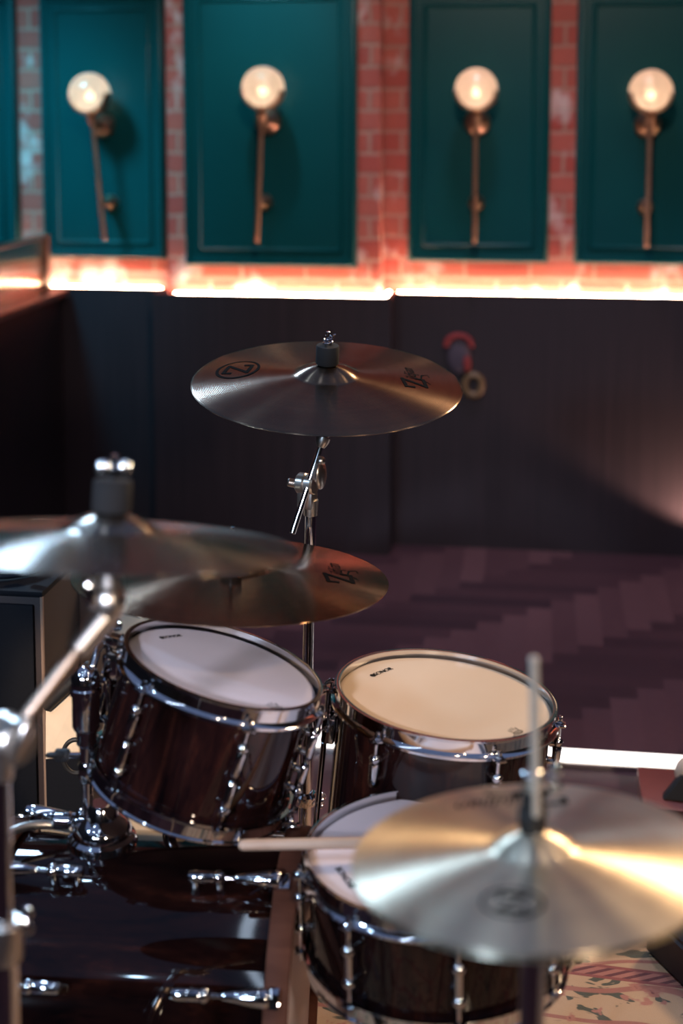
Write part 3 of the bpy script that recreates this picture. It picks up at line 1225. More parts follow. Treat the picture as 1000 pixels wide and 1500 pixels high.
def lug_bm(R, a, z, s, L=0.034):
    """a tear-drop lug on the shell at angle a; z is the rod end, body runs s (down -1 / up +1)"""
    bm = BM()
    d = Vector((math.sin(a), -math.cos(a), 0))
    o = d * (R + 0.013)
    zt = Vector((0, 0, 1))
    ball(bm, o + zt * z, 0.0088, (1, 1, 0.9))
    turned(bm, o + zt * (z + s * 0.004), o + zt * (z + s * (0.010 + L)),
           [(0, 0.0060), (0.12, 0.0078), (0.3, 0.0074), (0.8, 0.0068), (0.93, 0.0055), (1.0, 0.0030)], 16)
    for zz in (z + s * 0.002, z + s * (L - 0.002)):
        rod(bm, d * (R - 0.001) + zt * zz, o + zt * zz, 0.006, seg=12)
    return bm


def make_drum(name, label, cat, c, n, R, depth, nl, a0, headmat='head', shellmat='shell', lugL=0.034, tube_lug=False):
    t = thing(name, label, cat, c, frame(n, RT))
    bm = BM()
    lathe(bm, [(R, -0.003), (R, -depth + 0.003), (R - 0.006, -depth), (R - 0.007, -depth + 0.004), (R - 0.007, -0.004), (R - 0.005, 0)], 96, closed=True)
    obj('shell', bm, shellmat, t)
    bm = BM()
    rh = R + 0.0012
    lathe(bm, [(0, 0.0012), (R * 0.5, 0.0012), (R - 0.008, 0.0012), (R - 0.003, 0.0006), (rh, -0.003), (rh, -0.009)], 96)
    h = obj('drum_head', bm, headmat, t)
    bm = BM()
    lathe(bm, [(0, -depth - 0.0012), (R - 0.006, -depth - 0.0012), (rh, -depth + 0.003), (rh, -depth + 0.009)], 96)
    obj('bottom_head', bm, headmat, t)
    for s, z in ((1, 0.0), (-1, -depth)):
        bm = BM()
        lathe(bm, hoop_prof(R, z, s), 96, closed=True)
        for k in range(nl):
            a = a0 + 2 * PI * k / nl
            d = Vector((math.sin(a), -math.cos(a), 0))
            box(bm, d * (R + 0.014) + Vector((0, 0, z - s * 0.0135)), (0.018, 0.016, 0.0045), Matrix.Rotation(a, 3, 'Z'), 0.002)
        obj('hoop', bm, 'chrome', t)
    for k in range(nl):
        a = a0 + 2 * PI * k / nl
        d = Vector((math.sin(a), -math.cos(a), 0)) * (R + 0.013)
        zt = Vector((0, 0, 1))
        ends = [(1, -0.042, -1), (-1, -depth + 0.042, 1)]
        if tube_lug:
            bm = BM()
            zz0, zz1 = -0.040, -depth + 0.040
            rod(bm, d + zt * zz0, d + zt * zz1, 0.0055, seg=14)
            for zz in (zz0 - 0.006, zz1 + 0.006):
                ball(bm, d + zt * zz, 0.0095, (1, 1, 0.9))
                rod(bm, d * ((R - 0.001) / (R + 0.013)) + zt * zz, d + zt * zz, 0.006, seg=12)
            lg = obj('lug', bm, 'chrome', t)
            lugs = [lg, lg]
        else:
            lugs = [obj('lug', lug_bm(R, a, z, s, lugL), 'chrome', t) for _, z, s in ends]
        for lg, (u, z, s) in zip(lugs, ends):
            bm = BM()
            zh = (-0.011 if u > 0 else -depth + 0.011)
            rod(bm, d + zt * z, d + zt * zh, 0.0028, seg=10)
            rod(bm, d + zt * zh, d + zt * (zh + u * 0.003), 0.0062, seg=12)
            box(bm, d + zt * (zh + u * 0.007), (0.0058, 0.0058, 0.010), Matrix.Rotation(a, 3, 'Z'), 0.001)
            obj('tension_rod', bm, 'chrome', lg)
    return t


def head_marks(t, R, word, crown=True, ws=0.0125, zz=0.0018):
    zf = lambda x, y: zz
    wx, wy = word
    r = math.hypot(wx, wy)
    up = (wx / r, wy / r)
    tu = (up[1], -up[0])
    sym = strokes_geo([[(0.35 * math.cos(a), 0.35 * math.sin(a)) for a in [2 * PI * i / 16 for i in range(17)]], [(-0.42, 0.0), (0.42, 0.0)], [(0, -0.4), (0, 0.4)]], 0.2)
    g = merge_geo(xf_geo(sym, 0.9, 0.9, -2.1, 0), text_geo('SONOR', 1.05, 0.12))
    # heavier letters: a second, slightly offset copy
    g = merge_geo(g, xf_geo(text_geo('SONOR', 1.05, 0.12), 1, 1, 0.06, 0.02))
    place_geo('lettering', xf_geo(g, ws, ws), 'ink', t, (wx * R, wy * R), tu, up, zf, 'black lettering')
    if crown:
        cr_ = strokes_geo([[(-0.45, 0.1), (-0.5, 0.62, .12), (-0.25, 0.3), (-0.12, 0.78, .12), (0.06, 0.32), (0.25, 0.8, .12), (0.36, 0.34), (0.62, 0.6, .12), (0.5, 0.1)],
                           [(0.62 * math.cos(a), 0.26 * math.sin(a) - 0.18) for a in [2 * PI * i / 20 for i in range(21)]],
                           [(-0.4, -0.1), (-0.4, -0.28)], [(-0.2, -0.06), (-0.2, -0.32)], [(0, -0.06), (0, -0.32)], [(0.2, -0.06), (0.2, -0.32)], [(0.4, -0.1), (0.4, -0.28)],
                           [(-1.15, -0.45), (-0.8, -0.30), (-0.75, -0.5), (-1.05, -0.55)]], 0.075)
        place_geo('emblem', xf_geo(cr_, 0.0165, 0.0165), 'ink', t, (0.60 * R, -0.60 * R), tu, up, zf, 'small crown emblem')


# floor tom
fc, fn = Vector((-0.1391, 2.1759, 0.6270)), Vector((0.0954, 0.0077, 0.9954)).normalized()
ft = make_drum('floor_tom', 'level floor tom with cream head standing right of centre, dark walnut shell', 'drum', fc, fn, 0.1690, 0.34, 6, R_(22))
head_marks(ft, 0.168, (-0.58, 0.50))
fm = Matrix.Translation(fc) @ frame(fn, RT).to_4x4()
for k, a in enumerate((R_(-97), R_(52), R_(172))):
    d = Vector((math.sin(a), -math.cos(a), 0))
    o_ = d * (0.169 + 0.017)
    zb = -0.075 if k == 0 else -0.13
    bm = BM()
    box(bm, d * (0.169 + 0.011) + Vector((0, 0, zb)), (0.026, 0.022, 0.045), Matrix.Rotation(a, 3, 'Z'), 0.004)
    br = obj('leg_bracket', bm, 'chrome', ft)
    bm = BM()
    rod(bm, d * (0.169 + 0.024) + Vector((0, 0, zb)), d * (0.169 + 0.034) + Vector((0, 0, zb)), 0.005, seg=10)
    ball(bm, d * (0.169 + 0.034) + Vector((0, 0, zb + 0.01)), 0.009, (0.5, 0.5, 1.6))
    obj('wing_bolt', bm, 'chrome', br)
    # leg: runs straight down then kicks outward to the floor
    p0 = o_ + Vector((0, 0, zb + 0.06))
    p1 = o_ + Vector((0, 0, -0.30))
    p2 = o_ + d * 0.035 + Vector((0, 0, -0.40))
    w = fm @ (o_ + d * 0.05 + Vector((0, 0, -0.5)))
    w.z = RZ + 0.022
    p3 = fm.inverted() @ w
    bm = BM()
    tube(bm, [p0, (p0 + p1) / 2, p1, p1 * 0.7 + p2 * 0.3 - d * 0.003, p2, p3], 0.0048, 12)
    lg = obj('leg', bm, 'chrome', ft)
    bm = BM()
    dn = (p3 - p2).normalized()
    rod(bm, p3 - dn * 0.018, p3 + dn * 0.012, 0.011, 0.013, seg=14)
    obj('rubber_foot', bm, 'black_rubber', lg)

# rack tom
rkc, rkn = Vector((-0.4545, 1.9723, 0.7386)), Vector((0.2735, 0.0629, 0.9598)).normalized()
rk = make_drum('rack_tom', 'rack tom with white head tilted right, mounted above the bass drum', 'drum', rkc, rkn, 0.1440, 0.175, 6, R_(20), headmat='head_white')
head_marks(rk, 0.142, (-0.60, 0.50), ws=0.0105)

# snare
snc, snn = at(637, 1255, 1.95), Vector((-0.02, 0.0, 1)).normalized()
sn = make_drum('snare_drum', 'snare drum with white head half hidden under the hi-hat in front', 'drum', snc, snn, 0.1735, 0.135, 8, R_(5), headmat='head_white', tube_lug=True)
head_marks(sn, 0.172, (-0.72, -0.28), crown=False, ws=0.013)
bm = BM()
a = R_(142)
d = Vector((math.sin(a), -math.cos(a), 0))
box(bm, d * 0.186 + Vector((0, 0, -0.06)), (0.03, 0.022, 0.06), Matrix.Rotation(a, 3, 'Z'), 0.004)
obj('strainer', bm, 'chrome', sn)

# snare stand
sb = Vector((snc.x, snc.y, 0))
t = thing('snare_stand', 'chrome basket stand beneath the snare drum', 'drum stand', sb)
rel = t.location
zsb = snc.z - 0.135 - 0.016
bm = BM()
rod(bm, sb + ZZ * 0.03, sb + ZZ * (zsb - 0.07), 0.0125, seg=18)
obj('pole', bm, 'chrome', t, rel)
for k in range(3):
    a = 0.14 + k * 2 * PI / 3
    d = Vector((math.cos(a), math.sin(a), 0))
    bm = BM()
    tube(bm, [sb + ZZ * (zsb - 0.075), sb + d * 0.1 + ZZ * (zsb - 0.03), sb + d * 0.185 + ZZ * (zsb - 0.012), sb + d * 0.200 + ZZ * (zsb + 0.01)], 0.005, 10)
    ar = obj('basket_arm', bm, 'chrome', t, rel)
    bm = BM()
    ball(bm, sb + d * 0.198 + ZZ * (zsb + 0.008), 0.010, (1, 1, 1.3))
    obj('rubber_grip', bm, 'black_rubber', ar, rel)
tripod(t, rel, (sb.x, sb.y), 1.2, hub=0.2, spread=0.17, z0=RZ)

# ------------------------------------------------------------------ bass drum
KR, KL = 0.229, 0.423
XB, KD, KH = -0.054, 1.948, 0.259
kc = hp(XB, KD, KH)
KX = Vector((math.cos(R_(3.5)), math.sin(R_(3.5)), 0))
KY = Vector((-KX.y, KX.x, 0))
kf = Matrix((ZZ, -KY, KX)).transposed()      # local x up, y towards the viewer, z to the drummer
kick = thing('bass_drum', 'large dark walnut bass drum lying on its side at lower left', 'drum', kc, kf)
HW, HO = 0.033, 0.016
zs0, zs1 = -HO, -HO - KL
bm = BM()
lathe(bm, [(KR, zs0), (KR, zs1), (KR - 0.007, zs1), (KR - 0.007, zs0)], 128, closed=True)
obj('shell', bm, 'shell', kick)
for z, nm in ((zs0, 'batter_head'), (zs1, 'front_head')):
    s = 1 if nm == 'batter_head' else -1
    bm = BM()
    lathe(bm, [(0, z + s * 0.004), (KR - 0.01, z + s * 0.004), (KR + 0.002, z - s * 0.004), (KR + 0.002, z - s * 0.012)], 96)
    obj(nm, bm, 'head_white', kick)
for z0 in (0.0, zs1 - HO + HW):
    bm = BM()
    lathe(bm, [(KR + 0.004, z0 - 0.002), (KR + 0.006, z0), (KR + 0.013, z0), (KR + 0.015, z0 - 0.003), (KR + 0.015, z0 - HW + 0.003), (KR + 0.013, z0 - HW), (KR + 0.006, z0 - HW), (KR + 0.004, z0 - HW + 0.002)], 128, closed=True)
    obj('wooden_hoop', bm, 'hoop_wood', kick)


def claw_set(a, z0, s):
    """claw, rod and lug along the shell; z0 outer end of hoop, s direction towards the shell middle"""
    d = Vector((math.cos(a), math.sin(a), 0))
    tz = Vector((0, 0, s))
    mt = Matrix.Rotation(a, 3, 'Z')
    bm = BM()
    o = d * (KR + 0.0185)
    box(bm, o + Vector((0, 0, z0)) + tz * 0.022, (0.006, 0.027, 0.022), mt, 0.0025)
    box(bm, d * (KR + 0.012) + Vector((0, 0, z0)) + tz * 0.0335, (0.018, 0.025, 0.003), mt, 0.002)
    o2 = d * (KR + 0.0215)
    b0 = o2 + Vector((0, 0, z0)) + tz * 0.024
    turned(bm, b0, b0 + tz * 0.064, [(0, 0.0115), (0.06, 0.0135), (0.3, 0.0125), (0.7, 0.008), (0.95, 0.0055), (1, 0.004)], 20)
    cl = obj('claw', bm, 'chrome', kick)
    bm = BM()
    rod(bm, b0 + tz * 0.06, b0 + tz * 0.100, 0.0034, seg=12)
    obj('tension_rod', bm, 'chrome', cl)
    bm = BM()
    q = b0 + tz * 0.086
    ball(bm, q, 0.0105, (1, 1, 0.9))
    turned(bm, q + tz * 0.004, q + tz * 0.044, [(0, 0.007), (0.1, 0.0088), (0.8, 0.0085), (0.95, 0.007), (1, 0.004)], 18)
    for dz in (0.0, 0.034):
        rod(bm, d * (KR - 0.001) + Vector((0, 0, q.z)) + tz * dz, q + tz * dz, 0.0065, seg=12)
    obj('lug', bm, 'chrome', kick)


for k in range(10):
    a = R_(19 + 36 * k)
    claw_set(a, 0.0, -1)
    claw_set(a, zs1 - HO, 1)
# spurs
for sy in (-1, 1):
    a = R_(118) * sy
    d = Vector((math.cos(a), math.sin(a), 0))
    bm = BM()
    p0 = d * (KR + 0.012) + Vector((0, 0, zs1 + 0.12))
    wp = kick.matrix_basis @ p0 if False else None
    KM = Matrix.Translation(kc) @ kf.to_4x4()
    pw = KM @ p0
    fl = pw + (-KY) * 0.12 * sy - KX * 0.10
    fl.z = RZ + 0.013
    p1 = KM.inverted() @ fl
    rod(bm, p0, p1, 0.006, seg=12)
    lg = obj('spur', bm, 'chrome', kick)
    bm = BM()
    ball(bm, p1, 0.011)
    obj('rubber_foot', bm, 'black_rubber', lg)
    bm = BM()
    box(bm, d * (KR + 0.008) + Vector((0, 0, zs1 + 0.12)), (0.022, 0.04, 0.05), Matrix.Rotation(a, 3, 'Z'), 0.005)
    obj('spur_bracket', bm, 'chrome', kick)

# ------------------------------------------------------------------ tom holder on the bass drum
mb = kc - KX * 0.300 + ZZ * (KR * 0.985) + KY * 0.02
t = thing('tom_holder', 'chrome tom holder rising from the top of the bass drum', 'tom holder', mb)
rel = t.location
bm = BM()
mm = Matrix.Translation(mb - ZZ * 0.004)
lathe(bm, [(0, 0), (0.050, 0), (0.052, 0.006), (0.049, 0.016), (0.043, 0.020), (0.043, 0.028), (0.036, 0.040), (0.024, 0.046), (0.020, 0.062), (0.017, 0.066), (0, 0.066)], 40, mm)
obj('base_plate', bm, 'chrome', t, rel)
wing_nut('wing_bolt', t, rel, mb + ZZ * 0.035 - RT * 0.060, RT, FH * 0.3 - RT * 0.95, 1.6)
pp = mb - RT * 0.020 + ZZ * 0.0
ptp = at(118, 1000, 2.12)
bm = BM()
rod(bm, pp + ZZ * 0.04, pp + ZZ * 0.185, 0.0075, seg=18)
obj('post', bm, 'chrome', t, rel)
bm = BM()
p2 = pp + ZZ * 0.12
turned(bm, pp + ZZ * 0.095, pp + ZZ * 0.185, [(0, 0.010), (0.1, 0.013), (0.3, 0.013), (0.35, 0.010), (0.6, 0.011), (0.65, 0.015), (1, 0.015)], 24)
obj('height_clamp', bm, 'chrome', t, rel)
bm = BM()
pz = pp + ZZ * 0.175
turned(bm, pz, pz + ZZ * 0.095, [(0, 0.018), (0.05, 0.0205), (0.55, 0.0205), (0.57, 0.0235), (0.66, 0.0235), (0.68, 0.021), (0.85, 0.021), (0.95, 0.015), (1, 0.005)], 28)
obj('ball_clamp', bm, 'chrome', t, rel)
# L arm from the ball clamp to the tom's side
rkM = Matrix.Translation(rkc) @ frame(rkn, RT).to_4x4()
sd = R_(-100)
side = rkM @ (Vector((math.sin(sd), -math.cos(sd), 0)) * 0.166 + Vector((0, 0, -0.045)))
bm = BM()
tube(bm, [pz + ZZ * 0.06, pz + ZZ * 0.085 + RT * 0.008, (pz + ZZ * 0.10 + side + ZZ * 0.035) / 2, side + ZZ * 0.035, side], 0.006, 12)
rod(bm, side + ZZ * 0.012, side - ZZ * 0.075, 0.0105, seg=16)
rod(bm, side - ZZ * 0.02, side - ZZ * 0.035, 0.015, seg=16)
obj('arm', bm, 'chrome', t, rel)
bm = BM()
inr = rkM @ (Vector((math.sin(sd), -math.cos(sd), 0)) * 0.150 + Vector((0, 0, -0.045)))
box(bm, (side + inr) / 2 + ZZ * 0.0, (0.030, 0.034, 0.040), frame(rkn, RT), 0.005)
box(bm, (side + inr) / 2 + ZZ * 0.036 - RT * 0.004, (0.026, 0.026, 0.016), frame(rkn, RT), 0.004)
obj('tom_bracket', bm, 'chrome', t, rel)
wing_nut('wing_bolt', t, rel, (side + inr) / 2 + ZZ * 0.055 - RT * 0.01, ZZ, RT * 0.8 - FH * 0.5, 1.0)
wing_nut('wing_bolt', t, rel, pp + ZZ * 0.135 - RT * 0.035, -RT, ZZ * 0.4 - FH * 0.9, 1.2, 'black_rubber')
wing_nut('wing_bolt', t, rel, pp + ZZ * 0.145 + RT * 0.030 - FH * 0.005, RT, ZZ, 0.9)
bm = BM()
rod(bm, pp + ZZ * 0.135 - RT * 0.035, pp + ZZ * 0.135, 0.004, seg=10)
obj('bolt', bm, 'chrome', t, rel)
# bent tube leaving the holder over the front of the shell
bm = BM()
s0 = mb - RT * 0.045 + ZZ * 0.022
tube(bm, [s0 + (-RT * 0.11 * math.sin(a) * 0.9 - FH * 0.075 * (1 - math.cos(a)) + ZZ * (0.018 * math.sin(a * 1.6) - 0.015 * (1 - math.cos(a)))) for a in [PI / 2 * i / 12 for i in range(13)]], 0.0065, 14)
obj('bent_tube', bm, 'satin', t, rel)

# ------------------------------------------------------------------ drumstick lying across the snare
zs = snc.z + 0.0128 + 0.0085
s0 = hp(-0.140, 1.846, zs)
s1 = hp(0.260, 1.860, zs)
dv = (s1 - s0).normalized()
bm = BM()
turned(bm, s0, s1, [(0, 0.004), (0.008, 0.0068), (0.03, 0.0076), (0.55, 0.0076), (0.85, 0.0052), (0.93, 0.0034), (0.95, 0.0038), (0.975, 0.0056), (0.992, 0.0046), (1, 0.002)], 20)
tag(obj('drumstick', bm, 'stick', None), 'pale wooden drumstick lying across the snare drum rim', 'drumstick')

# ------------------------------------------------------------------ black speaker cabinet at the left
af = hp(-0.556, 2.56, 0)
wd, dp, hh = 0.50, 0.22, 0.66
# front face right edge passes through af; box turned square to the room
t = thing('speaker_cabinet', 'black speaker cabinet with brown side standing at the left edge', 'speaker cabinet', (af.x - wd / 2, af.y + dp / 2, 0))
rel = t.location
cx0, cy0 = t.location.x, t.location.y
bm = BM()
box(bm, (cx0, cy0, hh / 2 + 0.01), (wd, dp, hh - 0.02), bev=0.006)
obj('cabinet', bm, 'brown_side', t, rel)
bm = BM()
box(bm, (cx0, cy0 - dp / 2 - 0.002, hh / 2 + 0.01), (wd - 0.03, 0.012, hh - 0.05), bev=0.003)
obj('grille', bm, 'black_box', t, rel)
bm = BM()
box(bm, (cx0, cy0, hh + 0.004), (wd + 0.004, dp + 0.004, 0.012), bev=0.004)
obj('top_panel', bm, 'black_box', t, rel)
bm = BM()
tube(bm, [(cx0 + wd / 2, cy0 - dp / 2, 0.01), (cx0 + wd / 2, cy0 - dp / 2, hh * 0.5), (cx0 + wd / 2, cy0 - dp / 2, hh)], 0.0035, 8)
obj('edge_piping', bm, 'piping', t, rel)
for sx in (-1, 1):
    for sy in (-1, 1):
        bm = BM()
        rod(bm, (cx0 + sx * (wd / 2 - 0.04), cy0 + sy * (dp / 2 - 0.04), 0), (cx0 + sx * (wd / 2 - 0.04), cy0 + sy * (dp / 2 - 0.04), 0.02), 0.018, seg=14)
        obj('rubber_foot', bm, 'black_rubber', t, rel)
# coiled cable on top of it
random.seed(3)
ct = Vector((cx0 + 0.09, cy0, hh + 0.010))
t = thing('coiled_cable', 'loosely coiled black cable lying on top of the speaker cabinet', 'cable', ct)
for k in range(4):
    bm = BM()
    r0 = 0.105 - 0.008 * k
    pts = [ct + Vector((r0 * 1.25 * math.cos(a) + 0.01 * math.sin(3 * a + k), 0.070 * math.sin(a), 0.0075 + 0.0095 * k + 0.004 * (1 + math.sin(2 * a + k * 1.7)))) for a in [2 * PI * i / 40 for i in range(40)]]
    tube(bm, pts, 0.0048, 10, close=True)
    obj('loop', bm, 'cable', t, ct)
bm = BM()
pq = ct + Vector((0.118, -0.055, 0.028))
rod(bm, pq, pq + Vector((0.030, -0.008, 0.004)), 0.009, seg=14)
rod(bm, pq + Vector((0.030, -0.008, 0.004)), pq + Vector((0.046, -0.012, 0.006)), 0.004, seg=12)
obj('plug', bm, 'chrome', t, ct)

# pale case behind the cabinet and a cream sack leaning beside it
pc = at(150, 960, 3.0)
bm = BM()
box(bm, (pc.x, pc.y, 0.345), (0.36, 0.13, 0.69), bev=0.02)
tag(obj('pale_case', bm, 'cream', None), 'pale upright case standing behind the tom holder and black cabinet', 'case')
pc2 = at(96, 1090, 2.50)
t = thing('canvas_screen', 'upright screen with cream top, black strap and black lower half beside the speaker cabinet', 'screen', (pc2.x, pc2.y, 0))
rel = t.location
g0, g1 = at(67, 1112, 2.505), at(135, 1104, 2.485)
c0 = [g0, g1, at(135, 978, 2.50), at(67, 1040, 2.52)]
th = FH * 0.012
for nm, cs, mt_ in (('sheet', c0, 'cream'), ('lower_panel', [Vector((g0.x, g0.y, 0)), Vector((g1.x, g1.y, 0)), g1, g0], 'black_box')):
    bm = BM()
    fv = [bm.verts.new(p) for p in cs]
    bv = [bm.verts.new(p + th) for p in cs]
    bm.faces.new(fv)
    bm.faces.new(bv[::-1])
    for i in range(4):
        j = (i + 1) % 4
        bm.faces.new((fv[j], fv[i], bv[i], bv[j]))
    obj(nm, bm, mt_, t, rel, smooth=False)
bm = BM()
rod(bm, c0[3] + ZZ * 0.006 - FH * 0.002, c0[2] + ZZ * 0.006 - FH * 0.002, 0.012, seg=12)
obj('strap', bm, 'black_rubber', t, rel)
bm = BM()
rcx = at(111, 1108, 2.44)
tube(bm, [rcx + RT * 0.022 * math.cos(a) + ZZ * 0.030 * math.sin(a) for a in [2 * PI * i / 28 for i in range(28)]], 0.004, 10, close=True)
obj('cord_loop', bm, 'black_rubber', t, rel)

# ------------------------------------------------------------------ things at the right edge
bl = at(942, 1170, 3.03)
wb = thing('low_wooden_stand', 'low reddish wooden board on a pale base at the right edge', 'low stand', (bl.x + 0.25, bl.y + 0.1, 0))
rel = wb.location
bm = BM()
box(bm, (bl.x + 0.25, bl.y + 0.10, 0.056), (0.50, 0.20, 0.046), bev=0.003)
obj('board', bm, 'redwood', wb, rel)
bm = BM()
box(bm, (bl.x + 0.20, bl.y + 0.11, 0.0165), (0.34, 0.19, 0.033), bev=0.002)
obj('base', bm, 'lavender', wb, rel)
p = at(1006, 1140, 3.10)
t = thing('cloth_bundle', 'cream rounded bundle with black flap on the low wooden board', 'bundle', (p.x, p.y, 0.079))
bm = BM()
ball(bm, (0.03, 0, 0.045), 0.05, (1.15, 0.8, 0.92), seg=24, rings=14)
obj('body', bm, 'cream', t)
bm = BM()
fl = [(-0.058, -0.045, 0.001), (0.0, -0.052, 0.001), (0.004, -0.030, 0.062), (-0.012, -0.026, 0.056)]
fb = [(x + 0.004, y + 0.030, z) for x, y, z in fl]
f1_ = [bm.verts.new(p_) for p_ in fl]
f2_ = [bm.verts.new(p_) for p_ in fb]
bm.faces.new(f1_)
bm.faces.new(f2_[::-1])
for i in range(4):
    bm.faces.new((f1_[(i + 1) % 4], f1_[i], f2_[i], f2_[(i + 1) % 4]))
bmesh.ops.bevel(bm, geom=bm.edges[:], offset=0.004, segments=2, affect='EDGES')
obj('flap', bm, 'black_rubber', t)

# black monitor box on the rug
m0, m1 = at(945, 1393, 2.6), at(1000, 1447, 2.6)


def on_z(x, y, z):
    r = FW + RT * ((x - CX) / F) - UP * ((y - CY) / F)
    return CAMPOS + r * ((z - CAMPOS.z) / r.z)


m0, m1 = on_z(944, 1392, RZ), on_z(1000, 1448, RZ)
e1 = (m1 - m0).normalized()
e2 = Vector((-e1.y, e1.x, 0))
MW, MD, MH = 0.40, 0.34, 0.24
o0 = m0
t = thing('floor_monitor', 'black floor monitor box standing on the rug at the lower right edge', 'speaker', o0 + e1 * MW / 2 + e2 * MD / 2 + ZZ * 0.0)
rel = t.location
bm = BM()
prof_m = [(0, RZ), (MD, RZ), (MD, MH), (MD * 0.45, MH), (0, MH * 0.35)]
va = [bm.verts.new(o0 + e2 * u + ZZ * z - ZZ * o0.z) for u, z in prof_m]
vb = [bm.verts.new(o0 + e1 * MW + e2 * u + ZZ * z - ZZ * o0.z) for u, z in prof_m]
bm.faces.new(va)
bm.faces.new(vb[::-1])
for i in range(5):
    j = (i + 1) % 5
    bm.faces.new((va[j], va[i], vb[i], vb[j]))
bmesh.ops.bevel(bm, geom=bm.edges[:], offset=0.006, segments=2, affect='EDGES')
obj('cabinet', bm, 'seat', t, rel)
bm = BM()
q0 = Vector((0, MD * 0.45, MH)) - Vector((0, 0, MH * 0.35))
sl_n = (Vector((-(MH * 0.65), MD * 0.45, 0))).normalized()
u0, z0_, u1, z1_ = 0.02, MH * 0.35 + 0.03, MD * 0.45 - 0.02, MH - 0.03
pts4 = [o0 + e1 * a + e2 * u + ZZ * (z - o0.z) for a, u, z in ((0.02, u0, z0_), (MW - 0.02, u0, z0_), (MW - 0.02, u1, z1_), (0.02, u1, z1_))]
nn = (e2 * sl_n.x + ZZ * sl_n.y) * 0.006
lo4 = [bm.verts.new(p) for p in pts4]
hi4 = [bm.verts.new(p + nn) for p in pts4]
bm.faces.new(hi4)
bm.faces.new(lo4[::-1])
for i in range(4):
    j = (i + 1) % 4
    bm.faces.new((lo4[i], lo4[j], hi4[j], hi4[i]))
obj('grille', bm, 'black_box', t, rel, smooth=False)

# ------------------------------------------------------------------ lights


def spot(name, loc, target, energy, col, size=0.08, ang=50, blend=0.4):
    d = bpy.data.lights.new(name, 'SPOT')
    d.energy = energy
    d.color = col
    d.shadow_soft_size = size
    d.spot_size = R_(ang)
    d.spot_blend = blend
    o = bpy.data.objects.new(name, d)
    C.objects.link(o)
    o.location = loc
    o.rotation_mode = 'QUATERNION'
    o.rotation_quaternion = (Vector(target) - Vector(loc)).to_track_quat('-Z', 'Y')
    return o


KIT = Vector((-0.25, 1.95, 0.6))
COOL, WARM = (0.48, 0.72, 1.0), (1.0, 0.68, 0.40)
# back row, above the panels
spot('spot_cool', (-2.0, 4.6, 2.75), KIT, 150, COOL, 0.22, 44)
spot('spot_warm', (1.35, 4.6, 2.75), KIT, 330, WARM, 0.26, 44)
# front row, low
spot('spot_cool', (-1.7, -1.7, 2.15), KIT, 270, (0.52, 0.73, 1.0), 0.14, 34, 0.5)
spot('spot_warm', (1.5, -1.5, 2.2), KIT, 190, (1.0, 0.78, 0.58), 0.14, 34, 0.5)
spot('spot_cool', (-2.4, 0.9, 2.8), KIT, 60, COOL, 0.10, 44)
spot('spot_warm', (2.2, 1.3, 2.8), KIT, 50, WARM, 0.10, 44)
spot('spot_cool', (-0.75, -1.3, 1.85), (-0.45, 1.97, 0.74), 520, (0.84, 0.84, 1.0), 0.10, 9.5, 0.4)  # added narrow fill that brightens the rack tom head
spot('spot_warm', (-1.35, 0.6, 1.5), at(92, 1075, 2.5), 190, (1.0, 0.70, 0.42), 0.03, 13, 0.5)  # added narrow warm fill on the cream sheet beside the cabinet
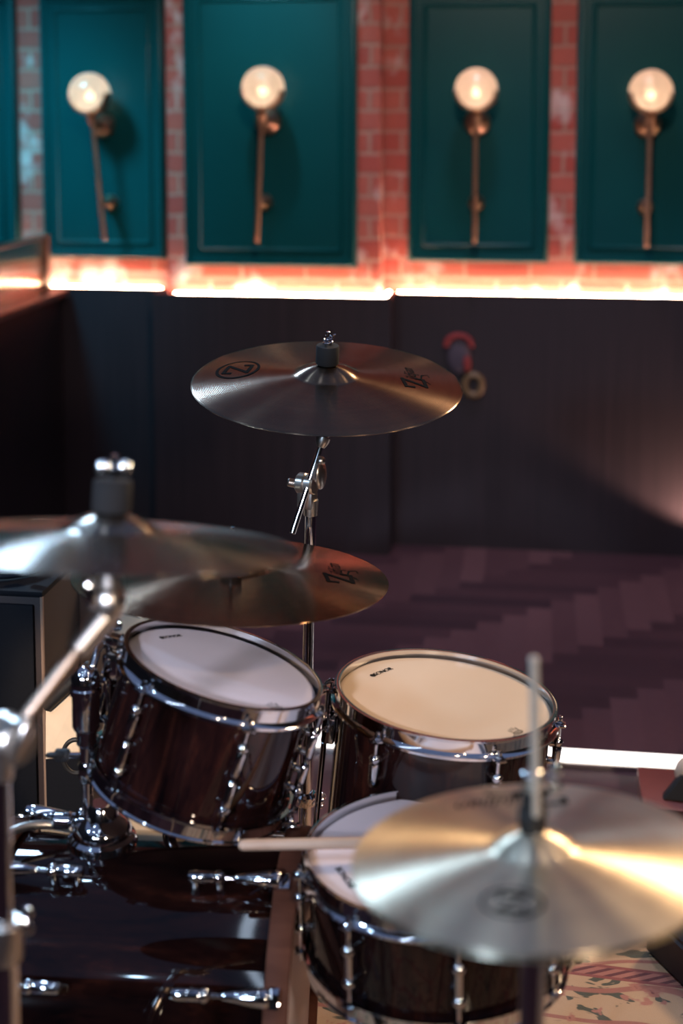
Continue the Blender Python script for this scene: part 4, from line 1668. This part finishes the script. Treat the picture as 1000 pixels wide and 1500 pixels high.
# wall spots and floor fill
spot('wall_fill_neutral', (-0.1, 1.6, 3.1), (-0.2, 5.0, 1.5), 270, (1.0, 0.78, 0.62), 0.15, 62, 0.8)  # unseen wash added to brighten the brick
spot('wall_spot_teal', (-2.15, 3.7, 2.9), (-1.74, 5.0, 1.30), 430, (0.10, 0.74, 1.0), 0.22, 38, 1.0)
spot('wall_spot_teal', (-1.0, 4.25, 2.75), (-0.95, 4.9, 1.90), 110, (0.30, 0.85, 1.0), 0.05, 40, 1.0)
spot('floor_fill', (-0.1, 4.2, 3.1), (0.0, 4.1, 0), 150, (0.95, 0.80, 1.0), 0.15, 75, 0.8)  # unseen fill added to brighten the parquet
spot('wall_spot_warm', (0.64, 4.91, 0.03), (0.22, 5.03, 0.62), 50, (1.0, 0.55, 0.40), 0.02, 58, 0.6)
# small downlights in the ceiling
for i, (lx, ly) in enumerate(((-1.5, 0.5), (1.2, 0.5), (-1.6, 1.7), (0.6, 1.6), (1.4, 2.0), (-1.4, 3.0), (0.8, 3.1), (-1.1, -0.9))):
    dl = bpy.data.lights.new('downlight', 'POINT')
    dl.energy = 5.0
    dl.color = (0.50, 0.74, 1.0) if lx < 0 else (1.0, 0.74, 0.50)
    dl.shadow_soft_size = 0.035
    do = bpy.data.objects.new('downlight', dl)
    C.objects.link(do)
    do.location = (lx, ly, H - 0.06)
# added dim cool fill under the ceiling, lifts the shadows
ad = bpy.data.lights.new('ceiling_fill', 'AREA')
ad.shape = 'RECTANGLE'
ad.size, ad.size_y = 6.0, 6.0
ad.energy = 26
ad.color = (0.36, 0.52, 1.0)
ao = bpy.data.objects.new('ceiling_fill', ad)
C.objects.link(ao)
ao.location = (-0.4, 1.8, H - 0.02)
# added cool tube under the ceiling, placed for its streak on the bass drum
bm = BM()
ta, tb = hp(-0.885, -1.9, H - 0.03), hp(-0.40, 2.45, H - 0.03)
rod(bm, ta, tb, 0.02, seg=12)
tag(obj('added_streak_tube', bm, 'streak_tube', None), 'added cool white tube along the dark ceiling, for a streak on the bass drum', 'added light')

# world: faint dark ambience
w = bpy.data.worlds.new('World')
scene.world = w
w.use_nodes = True
bg = w.node_tree.nodes['Background']
bg.inputs[0].default_value = (0.02, 0.022, 0.03, 1)
bg.inputs[1].default_value = 0.3

# ------------------------------------------------------------------ render look
scene.view_settings.view_transform = 'Standard'
scene.view_settings.look = 'None'
scene.view_settings.exposure = 0.0
scene.view_settings.gamma = 1.0
scene.view_settings.use_curve_mapping = False
cy = scene.cycles
cy.use_denoising = True
cy.caustics_reflective = False
cy.caustics_refractive = False
cy.sample_clamp_indirect = 4.0
cy.sample_clamp_direct = 0.0
cy.max_bounces = 7
cy.diffuse_bounces = 3
cy.glossy_bounces = 4
cy.transparent_max_bounces = 8
